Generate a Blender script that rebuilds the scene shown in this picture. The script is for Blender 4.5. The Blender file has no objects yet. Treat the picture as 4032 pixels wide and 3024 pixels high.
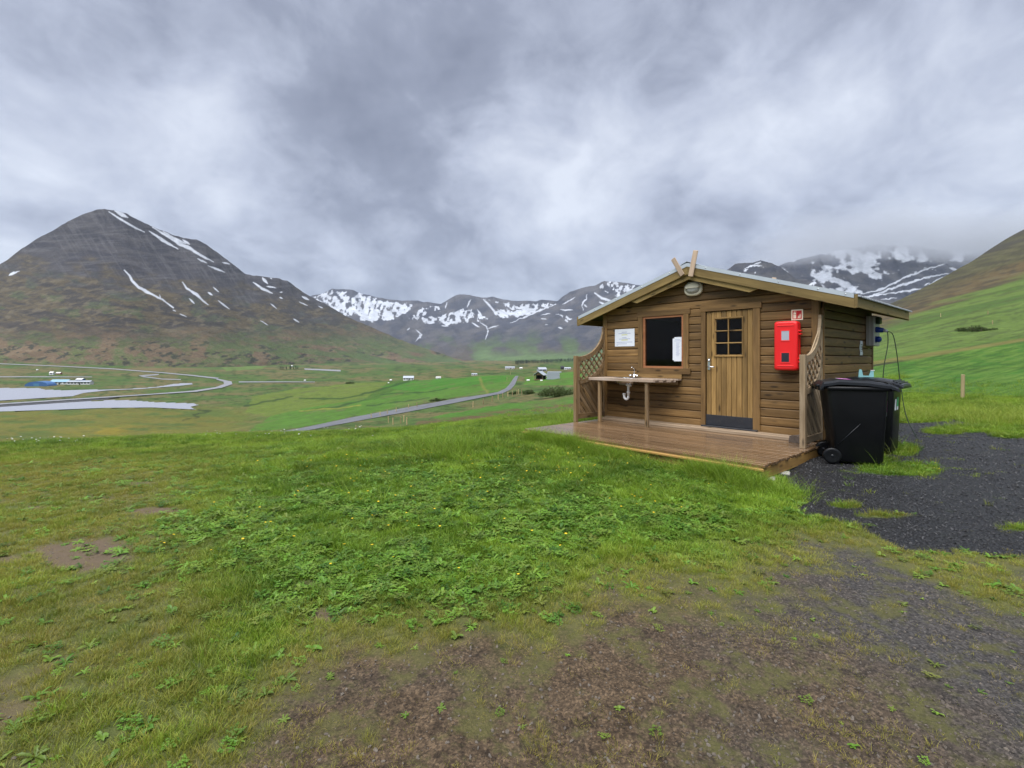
import bpy, bmesh, math, random
import numpy as np
from mathutils import Vector, Matrix

# ------------------------------------------------------------------ camera, sky, sun, exposure
scene = bpy.context.scene
C = scene.collection
ZC = 1.5                       # eye height above the gravel
F = 1960.0                     # focal length in photo pixels (4032 wide)
HX, HY = 2016.0, 1412.0        # principal column and horizon row of the photo

cam_data = bpy.data.cameras.new("camera")
cam = bpy.data.objects.new("camera", cam_data)
C.objects.link(cam)
cam.location = (0, 0, ZC)
cam.rotation_euler = (math.radians(90), 0, 0)
cam_data.sensor_width = 36.0
cam_data.lens = 36.0 * F / 4032.0
cam_data.shift_y = -(1512.0 - HY) / 4032.0
cam_data.clip_start = 0.05
cam_data.clip_end = 60000
scene.camera = cam

SUN_EL, SUN_AZ = math.radians(66), math.radians(212)   # azimuth clockwise from +Y (camera looks +Y)
EXPOSURE = 2.1
world = bpy.data.worlds.new("World")
scene.world = world
world.use_nodes = True
SKY_OFF = (2.80, 2.2, 0.0)
def build_world():
    nt = world.node_tree
    for n in list(nt.nodes):
        nt.nodes.remove(n)
    N, L = nt.nodes.new, nt.links.new
    out = N('ShaderNodeOutputWorld')
    sky = N('ShaderNodeTexSky'); sky.sky_type = 'NISHITA'; sky.sun_disc = False
    sky.sun_elevation = SUN_EL; sky.sun_rotation = SUN_AZ
    b1 = N('ShaderNodeBackground'); b1.inputs[1].default_value = 0.06
    L(sky.outputs[0], b1.inputs[0])
    tc = N('ShaderNodeTexCoord')
    sep = N('ShaderNodeSeparateXYZ'); L(tc.outputs['Generated'], sep.inputs[0])
    def m(op, a, b=None, c=None):
        n = N('ShaderNodeMath'); n.operation = op
        for i, v in enumerate((a, b, c)):
            if v is None: continue
            if isinstance(v, (int, float)): n.inputs[i].default_value = v
            else: L(v, n.inputs[i])
        return n.outputs[0]
    zz = m('ADD', m('MAXIMUM', sep.outputs[2], 0.0), 0.50)
    comb = N('ShaderNodeCombineXYZ')
    L(m('DIVIDE', sep.outputs[0], zz), comb.inputs[0])
    L(m('DIVIDE', sep.outputs[1], zz), comb.inputs[1])
    mp = N('ShaderNodeMapping'); L(comb.outputs[0], mp.inputs[0])
    mp.inputs['Location'].default_value = SKY_OFF
    mp.inputs['Rotation'].default_value = (0, 0, math.radians(-28))
    mp.inputs['Scale'].default_value = (1.15, 1.0, 1)
    def noise(scale, detail, rough, dist, vec):
        n = N('ShaderNodeTexNoise'); n.inputs['Scale'].default_value = scale
        n.inputs['Detail'].default_value = detail; n.inputs['Roughness'].default_value = rough
        n.inputs['Distortion'].default_value = dist
        L(vec, n.inputs['Vector']); return n.outputs[0]
    big = noise(0.8, 2, 0.5, 0.2, mp.outputs[0])
    mid = noise(2.1, 5, 0.55, 0.5, mp.outputs[0])
    fine = noise(6.5, 9, 0.62, 0.35, mp.outputs[0])
    v = m('ADD', m('MULTIPLY', big, 0.47), m('ADD', m('MULTIPLY', mid, 0.34), m('MULTIPLY', fine, 0.19)))
    ramp = N('ShaderNodeValToRGB'); L(v, ramp.inputs[0])
    cr = ramp.color_ramp
    cr.elements[0].position = 0.345; cr.elements[0].color = (0.20, 0.22, 0.295, 1)
    cr.elements[1].position = 0.61; cr.elements[1].color = (0.80, 0.85, 0.96, 1)
    e = cr.elements.new(0.445); e.color = (0.33, 0.36, 0.46, 1)
    e = cr.elements.new(0.515); e.color = (0.53, 0.575, 0.70, 1)
    b2 = N('ShaderNodeBackground'); L(ramp.outputs[0], b2.inputs[0])
    b2.inputs[1].default_value = 1.0 / (2 ** EXPOSURE)
    mix = N('ShaderNodeMixShader'); mix.inputs[0].default_value = 0.94
    L(b1.outputs[0], mix.inputs[1]); L(b2.outputs[0], mix.inputs[2])
    L(mix.outputs[0], out.inputs[0])
build_world()
sun_data = bpy.data.lights.new("sun", 'SUN')
sun_data.energy = 1.5
sun_data.angle = math.radians(60)
sun_data.color = (1.0, 0.985, 0.965)
sun = bpy.data.objects.new("sun", sun_data); C.objects.link(sun)
_sd = Vector((math.sin(SUN_AZ) * math.cos(SUN_EL), math.cos(SUN_AZ) * math.cos(SUN_EL), math.sin(SUN_EL)))
sun.rotation_euler = _sd.to_track_quat('Z', 'Y').to_euler()
sun.location = (0, 0, 40)
vs = scene.view_settings
vs.view_transform = 'Standard'; vs.look = 'None'; vs.exposure = EXPOSURE; vs.gamma = 1.0
vs.use_curve_mapping = False
scene.render.engine = 'CYCLES'
cy = scene.cycles
cy.use_denoising = True
cy.max_bounces = 6; cy.diffuse_bounces = 3; cy.glossy_bounces = 3; cy.transmission_bounces = 4
cy.transparent_max_bounces = 8; cy.volume_bounces = 1
cy.sample_clamp_indirect = 4.0

# ------------------------------------------------------------------ helpers
rng = np.random.default_rng(7)
random.seed(7)
_T = np.random.default_rng(11).random((256, 256))
def vnoise(x, y):
    xi = np.floor(x).astype(np.int64); yi = np.floor(y).astype(np.int64)
    fx = x - xi; fy = y - yi
    fx = fx * fx * (3 - 2 * fx); fy = fy * fy * (3 - 2 * fy)
    a = _T[xi & 255, yi & 255]; b = _T[(xi + 1) & 255, yi & 255]
    c = _T[xi & 255, (yi + 1) & 255]; d = _T[(xi + 1) & 255, (yi + 1) & 255]
    return (a * (1 - fx) + b * fx) * (1 - fy) + (c * (1 - fx) + d * fx) * fy
def fbm(x, y, o=4, g=0.5):
    x = np.asarray(x, float); y = np.asarray(y, float)
    s = np.zeros(np.broadcast(x, y).shape); a = 1.0; t = 0.0
    for i in range(o):
        s = s + a * vnoise(x * 2 ** i + 17.3 * i, y * 2 ** i + 9.1 * i); t += a; a *= g
    return s / t
def sstep(a, b, x):
    t = np.clip((np.asarray(x, float) - a) / (b - a), 0, 1)
    return t * t * (3 - 2 * t)
def inpoly(px, py, poly):
    px = np.asarray(px); py = np.asarray(py); r = np.zeros(px.shape, bool)
    n = len(poly)
    for i in range(n):
        x1, y1 = poly[i]; x2, y2 = poly[(i + 1) % n]
        if y1 == y2: continue
        c = ((y1 > py) != (y2 > py)) & (px < (x2 - x1) * (py - y1) / (y2 - y1) + x1)
        r ^= c
    return r
def polydist(px, py, pts):
    """distance to a polyline and the fraction along it"""
    d = np.full(np.shape(px), 1e9); f = np.zeros(np.shape(px)); n = len(pts) - 1
    for i in range(n):
        x1, y1 = pts[i]; x2, y2 = pts[i + 1]
        dx, dy = x2 - x1, y2 - y1
        t = np.clip(((px - x1) * dx + (py - y1) * dy) / (dx * dx + dy * dy + 1e-9), 0, 1)
        q = np.hypot(px - x1 - t * dx, py - y1 - t * dy)
        m = q < d; d = np.where(m, q, d); f = np.where(m, (i + t) / n, f)
    return d, f

def tag(o, label=None, cat=None, group=None, kind=None):
    if label: o['label'] = label
    if cat: o['category'] = cat
    if group: o['group'] = group
    if kind: o['kind'] = kind
    return o
def empty(name, loc=(0, 0, 0), rz=0.0):
    o = bpy.data.objects.new(name, None); C.objects.link(o)
    o.location = loc; o.rotation_euler = (0, 0, rz); o.empty_display_size = 0.2
    return o
def link(name, me, mat, parent=None, loc=(0, 0, 0), rot=(0, 0, 0)):
    o = bpy.data.objects.new(name, me); C.objects.link(o)
    if mat is not None and len(me.materials) == 0:
        me.materials.append(mat)
    o.location = loc; o.rotation_euler = rot
    if parent is not None: o.parent = parent
    return o
class MB:
    """collects simple shapes into one mesh"""
    def __init__(s): s.v = []; s.f = []; s.sm = []
    def add(s, v, f, smooth=False):
        k = len(s.v); s.v.extend([tuple(p) for p in v]); s.f.extend([tuple(i + k for i in q) for q in f])
        s.sm.extend([smooth] * len(f)); return s
    def box(s, x0, x1, y0, y1, z0, z1, b=0.0):
        if b <= 0:
            v = [(x, y, z) for z in (z0, z1) for y in (y0, y1) for x in (x0, x1)]
            return s.add(v, [(0, 2, 3, 1), (4, 5, 7, 6), (0, 1, 5, 4), (2, 6, 7, 3), (0, 4, 6, 2), (1, 3, 7, 5)])
        v = []; ins = ((b, 0, b), (0, b, b), (b, b, 0))
        for (cx, sx) in ((x0, 1), (x1, -1)):
            for (cy_, sy) in ((y0, 1), (y1, -1)):
                for (cz, sz) in ((z0, 1), (z1, -1)):
                    v += [(cx, cy_ + sy * b, cz + sz * b), (cx + sx * b, cy_, cz + sz * b), (cx + sx * b, cy_ + sy * b, cz)]
        bm = bmesh.new()
        for p in v: bm.verts.new(p)
        r = bmesh.ops.convex_hull(bm, input=bm.verts)
        bmesh.ops.dissolve_limit(bm, angle_limit=0.01, verts=bm.verts, edges=bm.edges)
        bm.verts.index_update()
        s.add([x.co[:] for x in bm.verts], [[q.index for q in f.verts] for f in bm.faces]); bm.free(); return s
    def prism(s, prof, x0, x1, smooth=False):
        """profile of (y, z), counter-clockwise seen from +x, run along x"""
        n = len(prof)
        v = [(x0, y, z) for y, z in prof] + [(x1, y, z) for y, z in prof]
        f = [(i, (i + 1) % n, n + (i + 1) % n, n + i) for i in range(n)]
        s.add(v, f, smooth)
        s.add(v, [tuple(range(n - 1, -1, -1)), tuple(range(n, 2 * n))]); return s
    def poly(s, pts, h, axis='y'):
        """flat outline of (a, b) with thickness h: plane xz (axis y), xy (axis z), yz (axis x)"""
        n = len(pts)
        mk = {'y': lambda a, b, c: (a, c, b), 'z': lambda a, b, c: (a, b, c), 'x': lambda a, b, c: (c, a, b)}[axis]
        v = [mk(a, b, 0) for a, b in pts] + [mk(a, b, h) for a, b in pts]
        f = [tuple(range(n)), tuple(range(2 * n - 1, n - 1, -1))] + [(i, n + i, n + (i + 1) % n, (i + 1) % n) for i in range(n)]
        return s.add(v, f)
    def lathe(s, prof, n=24, axis='z', c=(0, 0, 0), smooth=True):
        v = []; f = []
        for r, h in prof:
            for i in range(n):
                a = 2 * math.pi * i / n
                p = (r * math.cos(a), r * math.sin(a), h)
                if axis == 'y': p = (p[0], p[2], p[1])
                if axis == 'x': p = (p[2], p[0], p[1])
                v.append((p[0] + c[0], p[1] + c[1], p[2] + c[2]))
        for k in range(len(prof) - 1):
            for i in range(n):
                j = (i + 1) % n; f.append((k * n + i, k * n + j, (k + 1) * n + j, (k + 1) * n + i))
        f.append(tuple(range(n - 1, -1, -1))); f.append(tuple(range((len(prof) - 1) * n, len(prof) * n)))
        return s.add(v, f, smooth)
    def tube(s, pts, r, n=8, smooth=True):
        pts = [Vector(p) for p in pts]; rs = r if isinstance(r, (list, tuple)) else [r] * len(pts)
        up = Vector((0, 0, 1)); v = []; f = []
        for k, p in enumerate(pts):
            d = (pts[min(k + 1, len(pts) - 1)] - pts[max(k - 1, 0)]).normalized()
            a = d.cross(up)
            if a.length < 1e-3: a = d.cross(Vector((1, 0, 0)))
            a.normalize(); b = a.cross(d).normalized()
            for i in range(n):
                t = 2 * math.pi * i / n
                v.append(p + (a * math.cos(t) + b * math.sin(t)) * rs[k])
        for k in range(len(pts) - 1):
            for i in range(n):
                j = (i + 1) % n; f.append((k * n + i, k * n + j, (k + 1) * n + j, (k + 1) * n + i))
        f.append(tuple(range(n - 1, -1, -1))); f.append(tuple(range((len(pts) - 1) * n, len(pts) * n)))
        return s.add(v, f, smooth)
    def mesh(s, name):
        me = bpy.data.meshes.new(name); me.from_pydata(s.v, [], s.f)
        bm = bmesh.new(); bm.from_mesh(me); bmesh.ops.recalc_face_normals(bm, faces=bm.faces)
        bm.to_mesh(me); bm.free()
        if len(s.sm) == len(me.polygons): me.polygons.foreach_set('use_smooth', s.sm)
        me.update(); return me
    def obj(s, name, mat, parent=None, loc=(0, 0, 0), rot=(0, 0, 0)):
        return link(name, s.mesh(name), mat, parent, loc, rot)

def npmesh(name, V, Q, smooth=True):
    """mesh from numpy verts (n,3) and quads (m,4)"""
    me = bpy.data.meshes.new(name)
    V = np.ascontiguousarray(V, np.float32); Q = np.ascontiguousarray(Q, np.int32)
    k = Q.shape[1]
    me.vertices.add(len(V)); me.vertices.foreach_set('co', V.ravel())
    me.loops.add(Q.size); me.loops.foreach_set('vertex_index', Q.ravel())
    me.polygons.add(len(Q)); me.polygons.foreach_set('loop_start', np.arange(0, Q.size, k, dtype=np.int32))
    me.update(calc_edges=True)
    me.polygons.foreach_set('use_smooth', np.full(len(Q), smooth))
    me.update(); return me
def gridquads(nr, nc):
    i = np.arange(nr - 1)[:, None] * nc + np.arange(nc - 1)[None, :]
    return np.stack([i, i + 1, i + nc + 1, i + nc], -1).reshape(-1, 4)
def vattr(me, name, arr):
    a = me.attributes.new(name, 'FLOAT', 'POINT'); a.data.foreach_set('value', np.asarray(arr, np.float32).ravel())
def vcolor(me, name, arr):
    a = me.attributes.new(name, 'FLOAT_COLOR', 'POINT')
    full = np.ones((len(arr), 4), np.float32); full[:, :3] = arr
    a.data.foreach_set('color', full.ravel())

# ------------------------------------------------------------------ materials
class NT:
    def __init__(s, name):
        s.mat = bpy.data.materials.new(name); s.mat.use_nodes = True
        s.nt = s.mat.node_tree; s.N = s.nt.nodes; s.L = s.nt.links.new
        s.bsdf = s.N['Principled BSDF']; s.out = s.N['Material Output']
    def n(s, t, **kw):
        x = s.N.new(t)
        for k, v in kw.items(): setattr(x, k, v)
        return x
    def put(s, sock, v):
        if isinstance(v, bpy.types.NodeSocket): s.L(v, sock)
        elif isinstance(v, (tuple, list)) and sock.type == 'RGBA': sock.default_value = (*v[:3], 1)
        else: sock.default_value = v
    def math(s, op, a, b=0.0):
        x = s.n('ShaderNodeMath', operation=op); s.put(x.inputs[0], a); s.put(x.inputs[1], b); return x.outputs[0]
    def noise(s, vec, scale, detail=4, rough=0.55, dist=0.0):
        x = s.n('ShaderNodeTexNoise'); s.put(x.inputs['Vector'], vec); x.inputs['Scale'].default_value = scale
        x.inputs['Detail'].default_value = detail; x.inputs['Roughness'].default_value = rough
        x.inputs['Distortion'].default_value = dist; return x.outputs[0]
    def ramp(s, fac, stops):
        x = s.n('ShaderNodeValToRGB'); s.put(x.inputs[0], fac); cr = x.color_ramp
        while len(cr.elements) < len(stops): cr.elements.new(0.5)
        for e, (p, c) in zip(cr.elements, stops):
            e.position = p; e.color = (c, c, c, 1) if isinstance(c, (int, float)) else (*c, 1)
        return x.outputs[0]
    def mix(s, fac, a, b, mode='MIX'):
        x = s.n('ShaderNodeMix', data_type='RGBA', blend_type=mode)
        s.put(x.inputs[0], fac); s.put(x.inputs[6], a); s.put(x.inputs[7], b); return x.outputs[2]
    def map(s, vec, scale=(1, 1, 1), loc=(0, 0, 0), rot=(0, 0, 0)):
        x = s.n('ShaderNodeMapping'); s.put(x.inputs[0], vec)
        x.inputs['Scale'].default_value = scale
        s.put(x.inputs['Location'], loc); x.inputs['Rotation'].default_value = rot; return x.outputs[0]
    def coord(s, k='Object'): return s.n('ShaderNodeTexCoord').outputs[k]
    def pos(s): return s.n('ShaderNodeNewGeometry').outputs['Position']
    def rand(s): return s.n('ShaderNodeObjectInfo').outputs['Random']
    def attr(s, name, typ='GEOMETRY', out='Fac'):
        x = s.n('ShaderNodeAttribute', attribute_name=name, attribute_type=typ); return x.outputs[out]
    def bump(s, h, strength=0.3, dist=0.01, normal=None):
        x = s.n('ShaderNodeBump'); s.put(x.inputs['Height'], h); x.inputs['Strength'].default_value = strength
        x.inputs['Distance'].default_value = dist
        if normal is not None: s.L(normal, x.inputs['Normal'])
        s.L(x.outputs[0], s.bsdf.inputs['Normal']); return x.outputs[0]
    def set(s, **kw):
        for k, v in kw.items(): s.put(s.bsdf.inputs[k.replace('_', ' ')], v)
        return s.mat

def plain(name, col, rough=0.5, spec=0.5, metal=0.0, var=0.12, scale=6.0, bump=0.0, dirt=None):
    t = NT(name); v = t.coord()
    n1 = t.noise(v, scale, 5, 0.6)
    c = t.mix(n1, tuple(x * (1 - var) for x in col), tuple(min(1, x * (1 + var)) for x in col))
    if dirt:
        d = t.ramp(t.noise(v, scale * 1.7, 6, 0.7), [(0.5, 0.0), (0.75, 1.0)])
        c = t.mix(t.math('MULTIPLY', d, 0.6), c, dirt)
    t.set(Base_Color=c, Roughness=t.ramp(n1, [(0.3, max(0.02, rough - .07)), (0.7, min(1, rough + .07))]), Metallic=metal)
    t.bsdf.inputs['Specular IOR Level'].default_value = spec
    if bump: t.bump(t.noise(v, scale * 8, 4, 0.6), bump, 0.004)
    return t.mat

def wood(name, dark, light, rough=0.6, knots=True, grey=None, greyamt=0.5, wet=0.0, grain=1.0):
    """boards with the grain along local x"""
    t = NT(name); r = t.rand()
    off = t.n('ShaderNodeCombineXYZ')
    t.L(t.math('MULTIPLY', r, 37.0), off.inputs[0]); t.L(t.math('MULTIPLY', r, 91.0), off.inputs[1]); t.L(t.math('MULTIPLY', r, 53.0), off.inputs[2])
    va = t.n('ShaderNodeVectorMath', operation='ADD'); t.L(t.coord(), va.inputs[0]); t.L(off.outputs[0], va.inputs[1])
    v = va.outputs[0]
    warp = t.noise(t.map(v, (1.2, 5, 5)), 1.0, 2, 0.5)
    wv = t.n('ShaderNodeVectorMath', operation='ADD'); t.L(v, wv.inputs[0])
    wc = t.n('ShaderNodeCombineXYZ'); t.L(t.math('MULTIPLY', warp, 0.10), wc.inputs[1]); t.L(t.math('MULTIPLY', warp, 0.10), wc.inputs[2]); t.L(wc.outputs[0], wv.inputs[1])
    g1 = t.noise(t.map(wv.outputs[0], (0.9, 26 * grain, 26 * grain)), 1.0, 4, 0.6)
    g2 = t.noise(t.map(wv.outputs[0], (3.0, 130 * grain, 130 * grain)), 1.0, 3, 0.6)
    g = t.math('ADD', t.math('MULTIPLY', g1, 0.7), t.math('MULTIPLY', g2, 0.3))
    c = t.ramp(g, [(0.30, dark), (0.68, light)])
    patch = t.noise(t.map(v, (1.1, 4, 4)), 1.0, 3, 0.6)
    c = t.mix(t.ramp(patch, [(0.35, 0.0), (0.75, 0.55)]), c, tuple(x * 0.62 for x in dark))
    if grey:
        gm = t.noise(t.map(v, (1.6, 14, 14)), 1.0, 5, 0.65)
        c = t.mix(t.math('MULTIPLY', t.ramp(gm, [(0.4, 0.0), (0.7, 1.0)]), greyamt), c, grey)
    br = t.math('ADD', t.math('MULTIPLY', r, 0.62), 0.68)
    bc = t.n('ShaderNodeCombineColor'); [t.L(br, bc.inputs[i]) for i in range(3)]
    c = t.mix(1.0, c, bc.outputs[0], 'MULTIPLY')
    if knots:
        vo = t.n('ShaderNodeTexVoronoi'); vo.inputs['Scale'].default_value = 1.0
        t.L(t.map(v, (2.2, 8.0, 8.0)), vo.inputs['Vector'])
        k = t.ramp(vo.outputs['Distance'], [(0.08, 1.0), (0.19, 0.0)])
        c = t.mix(t.math('MULTIPLY', k, 0.85), c, tuple(x * 0.22 for x in dark))
    t.set(Base_Color=c, Roughness=t.ramp(patch, [(0.3, rough), (0.7, max(0.1, rough - wet))]))
    t.bsdf.inputs['Specular IOR Level'].default_value = 0.35
    t.bump(g, 0.35, 0.003)
    return t.mat

M = {}
M['siding'] = wood('brown_siding', (0.092, 0.049, 0.015), (0.285, 0.168, 0.062), 0.6)
M['trim'] = wood('brown_trim', (0.105, 0.057, 0.019), (0.28, 0.165, 0.060), 0.6)
M['door'] = wood('door_wood', (0.155, 0.090, 0.028), (0.37, 0.228, 0.080), 0.55)
M['barge'] = wood('yellow_green_treated_wood', (0.17, 0.115, 0.036), (0.33, 0.235, 0.085), 0.6)
M['trellis'] = wood('trellis_wood', (0.13, 0.08, 0.033), (0.30, 0.19, 0.082), 0.6, grey=(0.36, 0.30, 0.23), greyamt=0.35)
M['trellis_pale'] = wood('weathered_trellis_wood', (0.18, 0.125, 0.068), (0.36, 0.265, 0.16), 0.65, grey=(0.42, 0.34, 0.24), greyamt=0.4)
M['pale'] = wood('bare_pale_wood', (0.34, 0.25, 0.175), (0.55, 0.42, 0.31), 0.7, knots=False)
M['deck'] = wood('wet_deck_wood', (0.085, 0.048, 0.023), (0.20, 0.122, 0.062), 0.26, grey=(0.18, 0.125, 0.08), greyamt=0.5, wet=0.12)
M['beam'] = wood('orange_beam_wood', (0.22, 0.12, 0.032), (0.40, 0.24, 0.075), 0.6)
M['counter'] = wood('weathered_counter_wood', (0.20, 0.135, 0.09), (0.46, 0.36, 0.27), 0.5, grey=(0.42, 0.36, 0.32), greyamt=0.7)
M['splash'] = wood('light_splash_board', (0.26, 0.15, 0.05), (0.46, 0.29, 0.11), 0.5)
M['ledge'] = wood('pale_ledge_wood', (0.22, 0.155, 0.10), (0.42, 0.32, 0.22), 0.6)
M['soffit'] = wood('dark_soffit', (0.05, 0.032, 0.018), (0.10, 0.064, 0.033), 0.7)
M['redwood'] = wood('reddish_window_wood', (0.20, 0.075, 0.03), (0.36, 0.16, 0.07), 0.5, knots=False)
M['metal'] = plain('galvanised_sheet', (0.50, 0.54, 0.58), 0.42, 0.5, 0.55, 0.12, 3.0)
M['flash'] = plain('pale_edge_flashing', (0.47, 0.52, 0.56), 0.45, 0.5, 0.3, 0.08, 4.0)
M['black'] = plain('black_kickplate', (0.018, 0.02, 0.026), 0.45, 0.5, 0, 0.2, 9, dirt=(0.06, 0.055, 0.05))
M['binblack'] = plain('black_bin_plastic', (0.0035, 0.004, 0.005), 0.38, 0.3, 0, 0.2, 5, 0.05, dirt=(0.008, 0.008, 0.008))
M['bingrey'] = plain('bin_lid_plastic', (0.008, 0.0095, 0.012), 0.34, 0.4, 0, 0.2, 5, 0.05)
M['red'] = plain('red_plastic', (0.72, 0.012, 0.014), 0.38, 0.5, 0, 0.06, 3)
M['redline'] = plain('red_plastic_ridge', (0.80, 0.03, 0.03), 0.35, 0.5, 0, 0.05, 3)
M['chrome'] = plain('brushed_steel', (0.66, 0.67, 0.69), 0.22, 0.5, 1.0, 0.05, 8)
M['white'] = plain('white_plastic', (0.78, 0.78, 0.78), 0.4, 0.5, 0, 0.05, 6)
M['cream'] = plain('cream_lamp_plastic', (0.66, 0.62, 0.50), 0.42, 0.5, 0, 0.06, 6)
M['lampglass'] = plain('frosted_lamp_glass', (0.30, 0.30, 0.27), 0.3, 0.5, 0, 0.1, 10)
M['paper'] = plain('white_paper', (0.70, 0.74, 0.80), 0.4, 0.4, 0, 0.04, 5)
M['ink'] = plain('blue_grey_ink', (0.20, 0.24, 0.42), 0.6, 0.2)
M['inkblack'] = plain('dark_ink', (0.05, 0.05, 0.06), 0.6, 0.2)
M['inkyellow'] = plain('yellow_marker_ink', (0.55, 0.55, 0.08), 0.6, 0.2)
M['boxgrey'] = plain('grey_power_box', (0.42, 0.42, 0.38), 0.45, 0.5, 0, 0.07, 6)
M['blue'] = plain('blue_socket_plastic', (0.012, 0.05, 0.28), 0.35, 0.5, 0, 0.1, 6)
M['darkgreen'] = plain('dark_green_plastic', (0.02, 0.045, 0.02), 0.45, 0.5)
M['cable'] = plain('dark_green_cable', (0.015, 0.03, 0.018), 0.5, 0.4)
M['teal'] = plain('pale_teal_plastic', (0.27, 0.56, 0.58), 0.4, 0.5, 0, 0.1, 9)
M['pink'] = plain('pink_sticker', (0.62, 0.14, 0.52), 0.45)
M['green_sticker'] = plain('green_sticker', (0.04, 0.42, 0.17), 0.45)
M['concrete'] = plain('grey_concrete', (0.30, 0.29, 0.26), 0.85, 0.3, 0, 0.25, 14, 0.5)
M['signcream'] = plain('cream_sign_edge', (0.80, 0.76, 0.58), 0.45)
M['signred'] = plain('red_sign_field', (0.50, 0.01, 0.012), 0.4)
M['darkwin'] = plain('dark_interior', (0.20, 0.125, 0.075), 0.8, 0.2)
M['windowgrey'] = plain('clear_cabinet_window', (0.36, 0.38, 0.44), 0.15, 0.6)
M['windowdark'] = plain('dark_cabinet_window', (0.02, 0.02, 0.03), 0.12, 0.6)
M['postwood'] = wood('fence_post_wood', (0.26, 0.20, 0.10), (0.46, 0.37, 0.20), 0.7, knots=False)
def glass():
    t = NT('window_glass')
    tr = t.n('ShaderNodeBsdfTransparent'); tr.inputs[0].default_value = (0.8, 0.78, 0.75, 1)
    gl = t.n('ShaderNodeBsdfGlossy'); gl.inputs['Roughness'].default_value = 0.03
    fr = t.n('ShaderNodeFresnel'); fr.inputs[0].default_value = 1.25
    mx = t.n('ShaderNodeMixShader'); t.L(fr.outputs[0], mx.inputs[0]); t.L(tr.outputs[0], mx.inputs[1]); t.L(gl.outputs[0], mx.inputs[2])
    t.L(mx.outputs[0], t.out.inputs[0]); return t.mat
M['glass'] = glass()

# ------------------------------------------------------------------ terrain (heights are relative to the eye, ZC is added on output)
def pix(X, Y, Zr):
    Ys = np.maximum(Y, 0.05)
    return HX + F * X / Ys, HY - F * Zr / Ys
class TPS:
    def __init__(s, P, v, lam=1e-3):
        P = np.asarray(P, float); n = len(P); s.P = P
        K = s.k(np.linalg.norm(P[:, None] - P[None], axis=2)) + lam * np.eye(n)
        A = np.zeros((n + 3, n + 3)); A[:n, :n] = K; A[:n, n] = 1; A[:n, n + 1:] = P; A[n, :n] = 1; A[n + 1:, :n] = P.T
        s.w = np.linalg.solve(A, np.concatenate([v, np.zeros(3)]))
    @staticmethod
    def k(r): return np.where(r > 1e-9, r * r * np.log(np.maximum(r, 1e-9)), 0)
    def __call__(s, a, b):
        a = np.asarray(a, float); b = np.asarray(b, float); sh = np.broadcast(a, b).shape
        q = np.stack([np.broadcast_to(a, sh).ravel(), np.broadcast_to(b, sh).ravel()], 1); out = np.empty(len(q)); n = len(s.P)
        for i in range(0, len(q), 40000):
            c = q[i:i + 40000]
            d = np.sqrt((c[:, None, 0] - s.P[None, :, 0]) ** 2 + (c[:, None, 1] - s.P[None, :, 1]) ** 2)
            out[i:i + 40000] = s.k(d) @ s.w[:n] + s.w[n] + c @ s.w[n + 1:]
        return out.reshape(sh)
# near lawn and gravel yard: x, y, height
NEAR = [(0, 0, -1.56), (0, 2, -1.53), (3, 3, -1.50), (4.3, 6.6, -1.43), (3, 5.9, -1.47), (6.5, 7, -1.43), (9, 10, -1.40), (10, 14, -1.42),
        (17, 18.5, -1.40), (0.2, 9.0, -1.41), (1.6, 7.4, -1.44), (-4, 6, -1.66), (-8, 8, -1.86), (-13, 12.5, -2.26), (-6.7, 13, -2.10), (-3.6, 11.5, -1.90), (-2.1, 11.3, -1.72),
        (-1.2, 9.2, -1.46), (0.5, 11, -1.50), (2, 12, -1.45), (-3, 4, -1.58), (7, 12, -1.42), (4, 14, -1.5), (-3, -6, -1.6), (6, -6, -1.5), (-12, -4, -1.9), (14, 2, -1.4), (-20, 10, -2.7), (24, 14, -1.2)]
_near = TPS([(a / 8, b / 8) for a, b, _ in NEAR], np.array([c for _, _, c in NEAR]), 2e-3)
def znear(x, y):
    xc = np.clip(x, -26, 26); yc = np.clip(y, -14, 24)
    z = _near(xc / 8, yc / 8)
    z = z + 0.05 * (fbm(x * 0.9 + 3, y * 0.9 + 8, 3) - 0.5) * sstep(1, 4, np.hypot(x, y)) \
          + 0.035 * (fbm(x * 4.0 + 31, y * 4.0 + 18, 3) - 0.5)
    return z
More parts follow.
